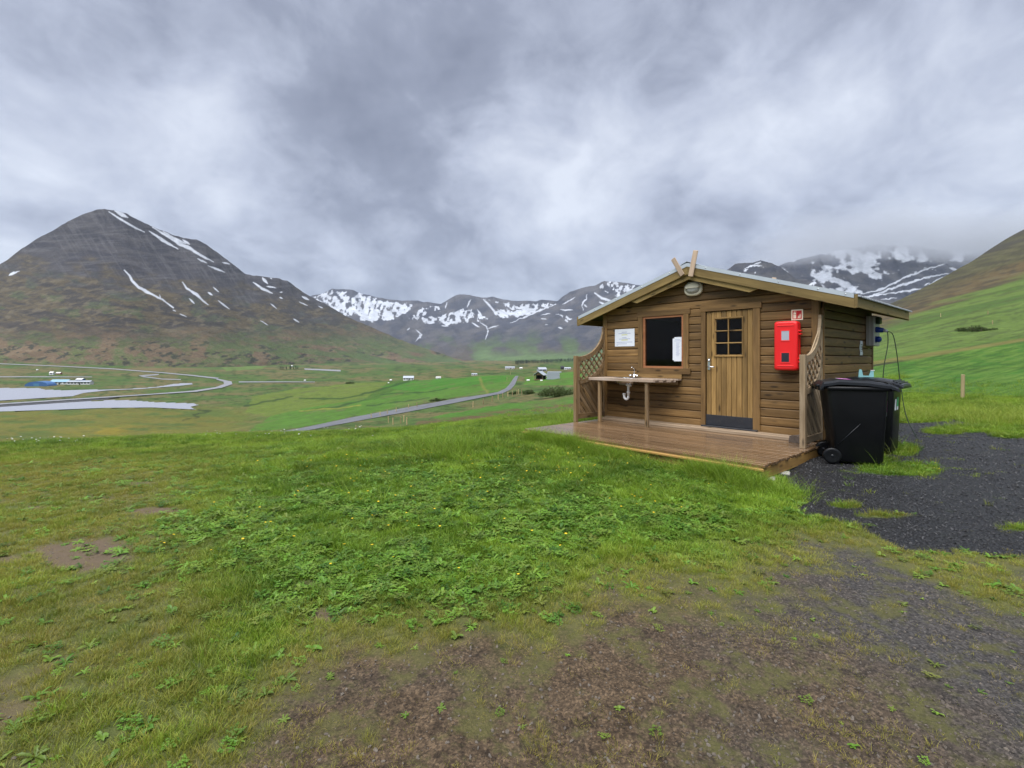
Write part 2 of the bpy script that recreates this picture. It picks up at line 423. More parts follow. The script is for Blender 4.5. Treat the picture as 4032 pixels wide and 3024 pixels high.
# far valley: photo column, photo row, forward distance
FAR = []
for px in (-2500, -1400, -500, 0):
    FAR += [(px, 1810, 24), (px, 1815, 60), (px, 1775, 110), (px, 1700, 155), (px, 1618, 224), (px, 1527, 400), (px, 1500, 520), (px, 1470, 640), (px, 1432, 820), (px, 1422, 1200), (px, 1415, 3500)]
for px in (500,):
    FAR += [(px, 1800, 24), (px, 1800, 60), (px, 1770, 108), (px, 1700, 155), (px, 1600, 245), (px, 1520, 425), (px, 1490, 560), (px, 1460, 740), (px, 1442, 900), (px, 1425, 1400), (px, 1416, 3500)]
for px in (900,):
    FAR += [(px, 1770, 24), (px, 1770, 55), (px, 1730, 95), (px, 1690, 135), (px, 1600, 243), (px, 1500, 520), (px, 1465, 880), (px, 1440, 1250), (px, 1420, 3500)]
FAR += [(1400, 1725, 24), (1400, 1708, 45), (1400, 1690, 62), (1400, 1640, 105), (1400, 1560, 220), (1400, 1500, 450), (1400, 1455, 1000), (1400, 1430, 1900), (1400, 1420, 3500),
        (1800, 1672, 24), (1800, 1665, 38), (1800, 1640, 52), (1800, 1585, 86), (1800, 1520, 170), (1800, 1480, 350), (1800, 1448, 1100), (1800, 1424, 2600), (1800, 1419, 3500),
        (2050, 1645, 24), (2050, 1620, 38), (2050, 1570, 66), (2050, 1520, 110), (2050, 1478, 200), (2050, 1455, 600), (2050, 1432, 1600), (2050, 1419, 3200),
        (2200, 1640, 24), (2200, 1600, 38), (2200, 1540, 66), (2200, 1482, 140), (2200, 1455, 450), (2200, 1430, 1500), (2200, 1418, 3200),
        (2700, 1600, 24), (2700, 1480, 60), (2700, 1430, 140), (2700, 1400, 400), (2700, 1390, 1200), (2700, 1410, 3200),
        (3100, 1560, 20), (3100, 1480, 38), (3100, 1410, 80), (3100, 1350, 200), (3100, 1310, 420), (3100, 1350, 900), (3100, 1405, 3000),
        (3500, 1540, 20), (3500, 1475, 34), (3500, 1395, 60), (3500, 1325, 110), (3500, 1265, 210), (3500, 1222, 430), (3500, 1290, 900), (3500, 1395, 3000),
        (3800, 1550, 19), (3800, 1500, 28), (3800, 1440, 44), (3800, 1365, 70), (3800, 1295, 112), (3800, 1195, 220), (3800, 1112, 400), (3800, 1048, 720), (3800, 1170, 1200), (3800, 1390, 3000),
        (4032, 1552, 19), (4032, 1490, 28), (4032, 1420, 44), (4032, 1335, 70), (4032, 1245, 118), (4032, 1120, 230), (4032, 1000, 430), (4032, 905, 760), (4032, 1060, 1300), (4032, 1380, 3000)]
for px in (4700, 6000):
    FAR += [(px, 1550, 19), (px, 1450, 34), (px, 1310, 72), (px, 1110, 190), (px, 900, 420), (px, 780, 700), (px, 1000, 1300), (px, 1380, 3000)]
_P = []; _V = []
for a, b, Yd in FAR:
    u = (a - HX) / F; r = Yd * math.sqrt(1 + u * u); _P.append((math.atan(u) * 2.2, math.log(r))); _V.append(-(b - HY) / F * Yd / r)
_far = TPS(_P, np.array(_V), 4e-4)
_CR = [(-1.2, 21.0), (-0.8, 18.5), (-0.48, 14.8), (-0.19, 11.8), (0.05, 12.5), (0.2, 14.0), (0.5, 17.0), (0.75, 17.5), (1.2, 20.0)]
ZW = -23.5
def zfar(x, y):
    r = np.hypot(x, y); az = np.clip(np.arctan2(x, y), -1.05, 1.1)
    rr = np.clip(r, 14, 4300)
    z = _far(az * 2.2, np.log(rr)) * r
    # flat fjord head
    yv = r * np.cos(az); px = HX + F * np.tan(az)
    w = sstep(1150, 860, px) * sstep(135, 185, yv) * sstep(640, 470, yv)
    z = z * (1 - w) + (ZW + 0.25) * w
    a = np.clip(r / 2500, 0, 1)
    bump = (fbm(x / 14 + 5, y / 14 + 2, 4) - 0.5) * 0.7 * sstep(24, 50, r) * (1 - w * 0.85) * sstep(900, 300, r)
    bump = bump + (fbm(x / 90 + 1, y / 90 + 7, 4) - 0.5) * 4.5 * sstep(0.35, 0.6, az) * sstep(50, 160, r)
    bump = bump + (fbm(x / 60 + 1, y / 60 + 7, 4) - 0.5) * 2.0 * sstep(420, 800, r) * (1 - sstep(0.3, 0.5, az)) * (1 - w)
    return z + bump
def zt(x, y):
    x = np.asarray(x, float); y = np.asarray(y, float)
    r = np.hypot(x, y); az = np.arctan2(x, y)
    rc = np.interp(az, [a for a, _ in _CR], [b for _, b in _CR])
    front = sstep(-0.15, 0.15, np.cos(az))
    w = sstep(0.0, math.log(1.55), np.log(np.maximum(r, 0.01) / rc))
    zn = znear(x, y)
    zf = zn.copy(); mm = (w > 0)
    if mm.any(): zf[mm] = zfar(x[mm], y[mm])
    zb = zn + sstep(30, 900, r) * -20
    zf = zf * front + zb * (1 - front)
    return zn * (1 - w) + zf * w
def ray(px, py, rmin=15.0, rmax=5200.0, n=700):
    """where the line of sight through a photo pixel meets the terrain"""
    u = (px - HX) / F; s = (HY - py) / F
    Y = np.exp(np.linspace(math.log(rmin), math.log(rmax), n)) / math.sqrt(1 + u * u)
    d = s * Y - zt(u * Y, Y)
    k = np.nonzero(d < 0)[0]
    if len(k) == 0: i = n - 1; Yh = Y[-1]
    elif k[0] == 0: Yh = Y[0]
    else:
        i = k[0]; t = d[i - 1] / (d[i - 1] - d[i]); Yh = Y[i - 1] + (Y[i] - Y[i - 1]) * t
    x, y = u * Yh, Yh
    return x, y, float(zt(np.array([x]), np.array([y]))[0])
def gz(x, y): return float(zt(np.array([float(x)]), np.array([float(y)]))[0]) + ZC

WATER = [[(-900, 1528), (0, 1527), (150, 1527), (175, 1533), (270, 1536), (380, 1533), (480, 1531), (560, 1527), (620, 1522), (690, 1510), (755, 1507), (760, 1513), (705, 1519), (640, 1524), (560, 1531), (420, 1537), (330, 1547), (285, 1560), (180, 1566), (0, 1577), (-300, 1590), (-900, 1612)],
         [(-900, 1632), (-300, 1612), (0, 1600), (200, 1586), (330, 1577), (380, 1579), (430, 1574), (520, 1575), (600, 1582), (760, 1587), (783, 1594), (752, 1601), (772, 1612), (700, 1609), (600, 1604), (400, 1606), (250, 1612), (0, 1620), (-300, 1634), (-900, 1660)]]

# --- colour of the land, by photo position (surface colours, no light in them)
def lerp(a, b, t): return a * (1 - t[..., None]) + np.asarray(b)[None, :] * t[..., None]
def soft(px, py, poly, wob=10, sc=60):
    wx = px + (fbm(px / sc, py / sc * 3, 3) - 0.5) * wob * 4; wy = py + (fbm(px / sc + 50, py / sc * 3 + 9, 3) - 0.5) * wob
    return inpoly(wx, wy, poly).astype(float)
def valley_colour(px, py, x, y):
    n1 = fbm(x / 35, y / 35, 5); n2 = fbm(px / 160, py / 11, 5); n3 = fbm(px / 45, py / 5 + 70, 4)
    base = np.zeros(px.shape + (3,)) + np.array([0.055, 0.090, 0.024])
    base = lerp(base, (0.100, 0.090, 0.038), sstep(0.40, 0.60, n2))
    base = lerp(base, (0.040, 0.085, 0.020), sstep(0.5, 0.7, n3) * 0.7)
    f1 = fbm(x / 7 + 3, y / 16 + 8, 3); f2 = fbm(px / 22, py / 3.2 + 20, 3)
    base = lerp(base, (0.028, 0.048, 0.014), sstep(0.54, 0.68, f2) * 0.75)
    base = lerp(base, (0.115, 0.105, 0.045), sstep(0.58, 0.70, f1) * 0.5 * sstep(1440, 1470, py))
    # brown heath strip on the far slope
    br = sstep(0.40, 0.6, fbm(px / 220 + 4, py / 14 + 3, 4)) * sstep(1475, 1440, py) * sstep(1100, 700, px)
    base = lerp(base, (0.135, 0.092, 0.05), br)
    # marsh by the lagoon
    ms = sstep(1585, 1625, py) * sstep(1150, 800, px)
    base = lerp(base, (0.105, 0.100, 0.022), ms * 0.85)
    base = lerp(base, (0.062, 0.088, 0.022), ms * sstep(0.5, 0.66, fbm(px / 140, py / 10 + 33, 4)))
    base = lerp(base, (0.165, 0.130, 0.018), .75 * sstep(0.42, 0.58, fbm(px / 90 + 9, py / 14, 4)) * np.exp(-((px - 430) / 190) ** 2 - ((py - 1700) / 24) ** 2))
    # green hay fields
    for poly, col in (([(1190, 1600), (1330, 1560), (1560, 1520), (1660, 1503), (1900, 1482), (2040, 1476), (2018, 1518), (1985, 1538), (1900, 1548), (1780, 1566), (1560, 1606), (1330, 1655), (1120, 1690), (980, 1698), (1040, 1650)], (0.056, 0.122, 0.018)),
                      ([(1000, 1560), (1180, 1530), (1400, 1510), (1590, 1500), (1480, 1555), (1300, 1590), (1050, 1640), (960, 1620)], (0.085, 0.118, 0.022)),
                      ([(1530, 1500), (1660, 1495), (1600, 1520), (1450, 1580), (1430, 1570)], (0.040, 0.085, 0.014)),
                      ([(1480, 1520), (1700, 1495), (2000, 1480), (1990, 1500), (1620, 1545)], (0.040, 0.120, 0.014)),
                      ([(2060, 1482), (2300, 1462), (2300, 1520), (2060, 1512)], (0.055, 0.125, 0.018)),
                      ([(1700, 1640), (2000, 1590), (2300, 1560), (2300, 1600), (1980, 1640), (1750, 1668)], (0.048, 0.118, 0.016)),
                      ([(860, 1425), (1060, 1418), (1040, 1452), (880, 1462)], (0.085, 0.135, 0.035))):
        base = lerp(base, col, soft(px, py, poly) * np.clip(1.12 - .9 * sstep(.5, .72, f2) * .5 - .5 * sstep(.56, .7, f1), 0, 1))
    for pts, wd, col in (([(1180, 1568), (1340, 1572), (1450, 1548), (1560, 1515), (1610, 1502)], 3.5, (0.018, 0.045, 0.010)),
                         ([(1180, 1620), (1330, 1600), (1440, 1575)], 3, (0.02, 0.05, 0.012)),
                         ([(1500, 1552), (1680, 1545), (1760, 1530)], 2.5, (0.02, 0.05, 0.012)),
                         ([(960, 1600), (1060, 1580), (1150, 1562)], 3, (0.02, 0.04, 0.012)),
                         ([(780, 1614), (830, 1618), (760, 1632), (785, 1642), (720, 1652)], 2.5, (0.02, 0.03, 0.012)),
                         ([(1440, 1596), (1500, 1592), (1600, 1578), (1690, 1566)], 2, (0.025, 0.05, 0.015)),
                         ([(1890, 1490), (1900, 1520), (1920, 1545)], 5, (0.12, 0.13, 0.03)),
                         ([(1180, 1618), (1320, 1608), (1420, 1595)], 2.5, (0.16, 0.17, 0.03))):
        wy = py + (fbm(px / 40, py / 10, 2) - 0.5) * 8
        d, _ = polydist(px, wy, pts); base = lerp(base, col, sstep(wd * 1.5, wd * 0.5, d) * 0.8)
    # terrace of dead reed below the near slope
    d, _ = polydist(px, py + (n3 - .5) * 12, [(1650, 1672), (1800, 1655), (2000, 1628), (2150, 1610), (2300, 1600)])
    base = lerp(base, (0.085, 0.062, 0.03), sstep(20, 6, d) * sstep(0.35, 0.55, n3))
    # right-hand hillside
    az = np.arctan2(x, y); rt = sstep(0.42, 0.5, az)
    r = np.hypot(x, y)
    hs = np.zeros(px.shape + (3,)) + np.array([0.056, 0.116, 0.016])
    hn = fbm(px / 240 + py / 60, (py + px * 0.22) / 16, 5)
    hs = lerp(hs, (0.036, 0.100, 0.012), sstep(0.5, 0.65, fbm(px / 70, (py + px * 0.1) / 12, 4)))
    hf = fbm(px / 26 + py / 9, (py + px * .2) / 4.5, 3)
    hs = lerp(hs, (0.030, 0.072, 0.010), sstep(.52, .66, hf) * .8); hs = lerp(hs, (0.092, 0.150, 0.028), sstep(.60, .72, 1 - hf) * .5)
    edge = 1435 - (px - 3430) * 0.155            # ditch line between mown field and rough slope
    up = sstep(0, -25, py - edge - (hn - .5) * 30)
    hs = lerp(hs, (0.078, 0.120, 0.026), up)
    hs = lerp(hs, (0.046, 0.085, 0.018), up * sstep(0.48, 0.6, hn) * 0.8)
    dd = np.abs(py - edge + 3 - (hn - .5) * 8); hs = lerp(hs, (0.13, 0.10, 0.035), sstep(12, 3, dd) * 0.7)
    hs = lerp(hs, (0.028, 0.030, 0.013), sstep(5, 2, np.abs(py - edge - 6)) * sstep(3650, 3480, px))
    hs = lerp(hs, (0.050, 0.072, 0.020), up * sstep(.5, .64, hf) * .8)
    e2 = 1262 - (px - 3560) * 0.36
    up2 = sstep(12, -30, py - e2 - (hn - .5) * 60)
    hs = lerp(hs, (0.082, 0.056, 0.028), up2 * 0.95)
    up3 = sstep(0, -60, py - e2 + 35 - (hn - .5) * 60)
    hs = lerp(hs, (0.060, 0.058, 0.028), up3)
    hs = lerp(hs, (0.040, 0.036, 0.024), up2 * sstep(.48, .62, hf) * .8); hs = lerp(hs, (0.095, 0.085, 0.045), up2 * sstep(.6, .72, 1 - hf) * .5)
    up4 = sstep(0, -90, py - e2 + 130 - (hn - .5) * 130)
    hs = lerp(hs, (0.044, 0.041, 0.040), up4)
    return lerp3(base, hs, rt)
def lerp3(a, b, t): return a * (1 - t[..., None]) + b * t[..., None]

# --- zones of the near ground, by photo position
DIRT_EDGE = [(-800, 3500), (0, 3330), (500, 3180), (900, 2930), (1200, 2720), (1600, 2590), (2000, 2490), (2300, 2400), (2700, 2345), (3000, 2285), (3300, 2230), (3600, 2225), (4032, 2310), (5200, 2480)]
GRAVEL = [(3046, 1872), (3090, 1900), (3136, 1932), (3163, 1978), (3081, 1990), (3208, 2024), (3427, 2096), (3555, 2160), (3737, 2151), (4032, 2185), (5200, 2330), (6500, 2300), (6500, 1800), (4600, 1735), (4032, 1712), (3850, 1662), (3700, 1652), (3440, 1652), (3240, 1700), (3200, 1780)]
def zones(x, y, z):
    px, py = pix(x, y, z)
    back = y < 0.3
    px = np.where(back, np.where(x > -1.5, 2700, 200), px); py = np.where(back, 3600, py)
    wob = (fbm(x * 1.3 + 4, y * 1.3 + 9, 4) - 0.5)
    fin = fbm(x * 5 + 40, y * 5 + 12, 3) - 0.5
    e = np.interp(px, [a for a, _ in DIRT_EDGE], [b for _, b in DIRT_EDGE])
    dirt = sstep(-110, 130, py - e + wob * 520 + fin * 330)
    sc = np.maximum((py - 1412) / 600, 0.25)
    gravel = inpoly(px + (wob * 130 + fin * 80) * sc, py + (wob * 80 + fin * 60) * sc, GRAVEL).astype(float)
    isl = np.zeros_like(px)
    for cx, cy_, rx, ry in ((3540, 1848, 200, 26), (3420, 1808, 90, 26), (3560, 1770, 60, 26), (3850, 1690, 190, 16), (3720, 1700, 80, 12), (4010, 1712, 130, 16), (3560, 1655, 130, 12), (3470, 2030, 120, 10), (3330, 1990, 60, 12), (4080, 2080, 160, 12)):
        isl = np.maximum(isl, np.exp(-(((px - cx) / rx) ** 2 + ((py - cy_) / ry) ** 2) ** 2) )
    gravel = gravel * (1 - sstep(0.25, 0.7, isl + fin * 0.9))
    worn = np.zeros_like(px)
    for cx, cy_, rx, ry, a in ((340, 2190, 230, 75, 1.0), (600, 2010, 160, 22, .6), (120, 2000, 200, 16, .6), (560, 1905, 130, 12, .7), (380, 1958, 70, 9, .7), (1000, 2215, 140, 22, .5), (1230, 2300, 120, 30, .45), (30, 2200, 130, 20, .6), (150, 2330, 200, 40, .5), (2750, 2140, 200, 26, .35), (1300, 2420, 120, 30, .5)):
        worn = np.maximum(worn, a * np.exp(-(((px - cx) / rx) ** 2 + ((py - cy_) / ry) ** 2) ** 1.5))
    worn = np.clip(worn + sstep(2300, 2800, py) * sstep(1700, 300, px) * 0.42, 0, 1)
    worn = sstep(0.30, 0.75, worn + wob * 0.55 + fin * 0.5) * (1 - gravel)
    # dry, yellowish lawn on the left, lush green in the middle
    dry = sstep(1250, 500, px + wob * 700) * sstep(1720, 1850, py) * 0.85
    dry = np.maximum(dry, sstep(-330, -60, py - e + wob * 260) * 0.9)
    dry = np.clip(dry + (wob * 1.1 + fin * .5) * sstep(1800, 1400, px), 0, 1)
    lush = np.exp(-(((px - 1550) / 900) ** 2 + ((py - 2110) / 300) ** 2) ** 2)
    lush = np.maximum(lush, np.exp(-(((px - 2500) / 560) ** 2 + ((py - 2030) / 160) ** 2) ** 2))
    lush = np.clip(lush * (1.0 + wob * 1.2), 0, 1) * (1 - gravel) * (1 - dirt)
    return px, py, dirt, gravel, worn, dry, lush

def polar(r0, r1, nr, az_list, fn):
    rr = np.exp(np.linspace(math.log(r0), math.log(r1), nr)); az = np.asarray(az_list)
    X = rr[:, None] * np.sin(az)[None]; Y = rr[:, None] * np.cos(az)[None]
    return X, Y
def az_grid(half, step, coarse=6.0):
    fine = np.arange(-half, half + 1e-6, step); rest = np.arange(half + coarse, 360 - half, coarse)
    return np.radians(np.concatenate([fine, rest, [360 - half]]))

# near ground
def ground_material():
    t = NT('lawn_soil_and_gravel'); v = t.pos()
    dirt, grav, worn, dry = (t.attr(k) for k in ('dirt', 'gravel', 'worn', 'dry'))
    n1 = t.noise(v, 1.6, 6, 0.6); n2 = t.noise(v, 9, 6, 0.65); n3 = t.noise(v, 45, 5, 0.7); n4 = t.noise(v, 160, 3, 0.6)
    grass = t.mix(t.ramp(n2, [(0.35, 0), (0.65, 1)]), (0.035, 0.075, 0.010), (0.070, 0.125, 0.018))
    dryc = t.mix(t.ramp(n2, [(0.35, 0), (0.65, 1)]), (0.080, 0.085, 0.022), (0.125, 0.105, 0.040))
    grass = t.mix(t.math('MULTIPLY', dry, 0.9), grass, dryc)
    soil = t.mix(t.ramp(t.math('ADD', t.math('MULTIPLY', n3, 0.6), t.math('MULTIPLY', n2, 0.4)), [(0.40, 0), (0.60, 1)]), (0.032, 0.0205, 0.011), (0.128, 0.088, 0.052))
    soil = t.mix(t.ramp(n1, [(0.45, 0), (0.66, 0.55)]), soil, t.mix(n3, (0.030, 0.024, 0.019), (0.095, 0.076, 0.060)))
    sep = t.n('ShaderNodeSeparateXYZ'); t.L(v, sep.inputs[0])
    grey = t.ramp(t.math('ADD', t.math('MULTIPLY', sep.outputs[0], 0.28), t.math('MULTIPLY', n1, 0.5)), [(0.50, 0), (0.88, 1)])
    soil = t.mix(t.math('MULTIPLY', grey, 0.8), soil, t.mix(t.ramp(n3, [(0.35, 0), (0.65, 1)]), (0.022, 0.0225, 0.024), (0.078, 0.077, 0.079)))
    vg = t.n('ShaderNodeTexVoronoi'); vg.inputs['Scale'].default_value = 110; t.L(v, vg.inputs['Vector'])
    soil = t.mix(0.8, soil, t.ramp(vg.outputs['Color'], [(0.15, 0.45), (0.6, 1.0), (0.95, 1.9)]), 'MULTIPLY')
    n5 = t.noise(v, 3.2, 6, 0.7)
    soil = t.mix(t.ramp(n5, [(0.50, 0.0), (0.60, 0.75)]), soil, t.mix(n3, (0.050, 0.052, 0.014), (0.125, 0.118, 0.034)))
    vo = t.n('ShaderNodeTexVoronoi'); vo.inputs['Scale'].default_value = 42; t.L(v, vo.inputs['Vector'])
    stone = t.mix(t.ramp(vo.outputs['Color'], [(0.2, 0), (0.9, 1)]), (0.010, 0.0105, 0.012), (0.036, 0.037, 0.041))
    stone = t.mix(t.ramp(vo.outputs['Distance'], [(0.25, 0), (0.7, 1)]), stone, (0.006, 0.006, 0.007))
    reddish = t.mix(n3, (0.085, 0.058, 0.038), (0.155, 0.110, 0.075))
    grass = t.mix(t.attr('far'), grass, t.mix(1.0, t.attr('albedo', out='Color'), t.ramp(n2, [(0.3, 0.75), (0.7, 1.2)]), 'MULTIPLY'))
    c = t.mix(t.math('MULTIPLY', worn, 0.9), grass, reddish)
    c = t.mix(dirt, c, soil)
    c = t.mix(grav, c, stone)
    t.set(Base_Color=c, Roughness=t.math('SUBTRACT', 0.9, t.math('MULTIPLY', grav, 0.42)))
    t.bsdf.inputs['Specular IOR Level'].default_value = 0.3
    h = t.math('ADD', t.math('MULTIPLY', n3, 0.6), t.math('ADD', t.math('MULTIPLY', n4, 0.25), t.math('MULTIPLY', t.math('SUBTRACT', 1.0, vo.outputs['Distance']), t.math('MULTIPLY', grav, 0.9))))
    t.bump(h, 1.0, 0.03)
    return t.mat
R_NEAR = 26.0
AZN = az_grid(60, 0.22)
Xn, Yn = polar(0.6, R_NEAR, 430, AZN, None)
Zn = zt(Xn, Yn)
Vn = np.stack([Xn, Yn, Zn + ZC], -1).reshape(-1, 3)
gm = npmesh('ground', Vn, gridquads(*Xn.shape))
_z = zones(Xn.ravel(), Yn.ravel(), Zn.ravel())
for k, a in zip(('dirt', 'gravel', 'worn', 'dry', 'lush'), _z[2:]): vattr(gm, k, a)
vattr(gm, 'far', sstep(11, 17, np.hypot(Xn, Yn)))
vcolor(gm, 'albedo', valley_colour(_z[0], np.minimum(_z[1], 1690), Xn.ravel(), Yn.ravel()))
tag(link('ground', gm, ground_material()), kind='structure')

# valley floor and hillside
def land_material(name, fine=0.5, rock=False):
    t = NT(name); v = t.pos()
    c = t.attr('albedo', out='Color')
    n1 = t.noise(t.map(v, (1, 1, 1)), fine, 6, 0.65); n2 = t.noise(v, fine * 0.13, 5, 0.6)
    k = t.math('ADD', t.math('MULTIPLY', n1, 0.9), t.math('MULTIPLY', n2, 0.5))
    g = t.ramp(k, [(0.4, 0.62), (1.0, 1.35)])
    c = t.mix(1.0, c, g, 'MULTIPLY')
    t.set(Base_Color=c, Roughness=0.95); t.bsdf.inputs['Specular IOR Level'].default_value = 0.15
    t.bump(n1, 0.6, 0.4 / fine)
    return t.mat
AZF = az_grid(58, 0.11, 8.0)
Xf, Yf = polar(R_NEAR - 0.6, 9000, 340, AZF, None)
Zf = zt(Xf, Yf)
pxf, pyf = pix(Xf, Yf, Zf)
for poly in WATER:
    m = inpoly(pxf, pyf, poly) & (Yf > 100) & (Yf < 900)
    Zf[m] = ZW - 0.5
Rf = np.hypot(Xf, Yf)
Zf = Zf - 0.012 * sstep(R_NEAR + 1.5, R_NEAR, Rf)
Vf = np.stack([Xf, Yf, Zf + ZC], -1).reshape(-1, 3)
fm = npmesh('valley_floor', Vf, gridquads(*Xf.shape))
colf = valley_colour(pxf, pyf, Xf, Yf)
colf[Yf < 1] = (0.06, 0.1, 0.02)
vcolor(fm, 'albedo', colf.reshape(-1, 3))
tag(link('valley_floor', fm, land_material('valley_grass', 0.5)), kind='structure')

# water
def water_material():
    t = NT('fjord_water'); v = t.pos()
    t.set(Base_Color=(0.24, 0.255, 0.30), Roughness=0.5, IOR=1.33)  # pale base colour stands in for bright sky reflected off the ripples
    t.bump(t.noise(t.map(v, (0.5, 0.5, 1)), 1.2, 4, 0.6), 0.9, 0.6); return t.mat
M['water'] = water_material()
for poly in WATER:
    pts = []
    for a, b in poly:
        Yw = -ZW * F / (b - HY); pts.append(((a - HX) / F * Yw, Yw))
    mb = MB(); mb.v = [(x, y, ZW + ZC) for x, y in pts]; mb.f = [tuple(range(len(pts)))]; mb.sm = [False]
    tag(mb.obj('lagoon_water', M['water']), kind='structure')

# roads: strips between two photo polylines laid on the terrain
def road_material(name, a, b):
    t = NT(name); v = t.pos(); n1 = t.noise(v, 0.4, 6, 0.6); n2 = t.noise(v, 3.0, 5, 0.65)
    c = t.mix(t.ramp(n2, [(0.3, 0), (0.7, 1)]), a, b); c = t.mix(t.ramp(n1, [(0.5, 0), (0.68, 0.7)]), c, tuple(x * 0.45 for x in a))
    t.set(Base_Color=c, Roughness=0.5); t.bump(n2, 0.4, 0.03); return t.mat
def strip(name, edge_a, edge_b, mat, lift=0.06, sub=6, flat=None, rmin=28.0, narrow=1.0):
    V = []
    def dens(e):
        out = []
        for i in range(len(e) - 1):
            for k in range(sub):
                t = k / sub; out.append((e[i][0] * (1 - t) + e[i + 1][0] * t, e[i][1] * (1 - t) + e[i + 1][1] * t))
        return out + [e[-1]]
    A, B = dens(edge_a), dens(edge_b); nc = 5
    B = [(p[0] + (q[0] - p[0]) * narrow, p[1] + (q[1] - p[1]) * narrow) for p, q in zip(A, B)]
    for (a, b), (c, d) in zip(A, B):
        if flat is not None:
            Ya, Yb = -flat * F / (b - HY), -flat * F / (d - HY)
            p = ((a - HX) / F * Ya, Ya); q = ((c - HX) / F * Yb, Yb)
        else:
            p = ray(a, b, rmin)[:2]; q = ray(c, d, rmin)[:2]
        for k in range(nc):
            t = k / (nc - 1); x = p[0] * (1 - t) + q[0] * t; y = p[1] * (1 - t) + q[1] * t
            z = (flat if flat is not None else gz(x, y) - ZC) + ZC + lift
            V.append((x, y, z))
    return tag(link(name, npmesh(name, np.array(V), gridquads(len(A), nc)), mat), kind='structure')
M['road'] = road_material('wet_gravel_road', (0.075, 0.077, 0.086), (0.14, 0.142, 0.152))
M['darkroad'] = road_material('dark_gravel_lot', (0.035, 0.036, 0.04), (0.075, 0.075, 0.08))
M['asphalt'] = road_material('wet_pale_road', (0.17, 0.175, 0.195), (0.24, 0.245, 0.27))
strip('road', [(1085, 1705), (1200, 1684), (1400, 1642), (1600, 1606), (1800, 1570), (1900, 1556), (1960, 1545), (1992, 1530), (2008, 1512), (2022, 1490), (2030, 1480)],
      [(1180, 1712), (1290, 1690), (1450, 1662), (1620, 1632), (1810, 1594), (1920, 1568), (1990, 1554), (2022, 1538), (2040, 1518), (2046, 1494), (2049, 1481)], M['road'], 0.08, narrow=0.62)
strip('gravel_lot', [(1290, 1710), (1400, 1706), (1520, 1703), (1650, 1701)], [(1300, 1719), (1420, 1718), (1540, 1716), (1668, 1708)], M['darkroad'], 0.05)
FLATR = ZW + 0.7
strip('highway', [(-500, 1622), (0, 1588), (300, 1569), (600, 1550), (760, 1538), (850, 1524), (882, 1512), (880, 1503), (850, 1494)],
      [(-500, 1628), (0, 1593), (300, 1573.5), (600, 1553.5), (775, 1542), (872, 1527), (915, 1512.5), (912, 1502), (858, 1491)], M['asphalt'], 0.0, flat=FLATR)
strip('highway', [(862, 1489), (760, 1478), (640, 1467), (430, 1451), (200, 1440), (0, 1432), (-500, 1410)],
      [(855, 1493.5), (755, 1481.5), (637, 1470), (427, 1454), (198, 1442.5), (0, 1434.5), (-500, 1413)], M['asphalt'], 0.5)
strip('farm_track', [(628, 1473), (570, 1477), (545, 1480), (566, 1486), (640, 1495), (712, 1497)], [(620, 1478), (580, 1481), (566, 1481), (580, 1484), (640, 1492), (712, 1494)], M['asphalt'], 0.3)
strip('farm_track', [(-100, 1483), (180, 1483), (362, 1484)], [(-100, 1486), (180, 1486), (362, 1486)], M['asphalt'], 0.3)
strip('farm_track', [(940, 1503), (1100, 1503), (1240, 1504)], [(940, 1507), (1100, 1506), (1240, 1506)], M['asphalt'], 0.3)
strip('farm_track', [(1198, 1451), (1340, 1457)], [(1200, 1456), (1342, 1463)], M['asphalt'], 0.3)
# dark stone embankment carrying the highway across the lagoon
def embankment():
    top = [(-500, 1632), (0, 1596.5), (200, 1583.5), (330, 1575.5), (430, 1569)]
    V = []
    for a, b in top:
        Yt = -FLATR * F / (b - HY); x = (a - HX) / F * Yt
        V += [(x, Yt + 9, ZW + ZC - 0.4), (x, Yt + 7.5, FLATR + ZC - .05), (x, Yt, FLATR + ZC - .05), (x, Yt - 3.0, ZW + ZC - 0.4)]
    tag(link('road_embankment', npmesh('road_embankment', np.array(V), gridquads(len(top), 4), False), M['darkroad']), kind='structure')
embankment()

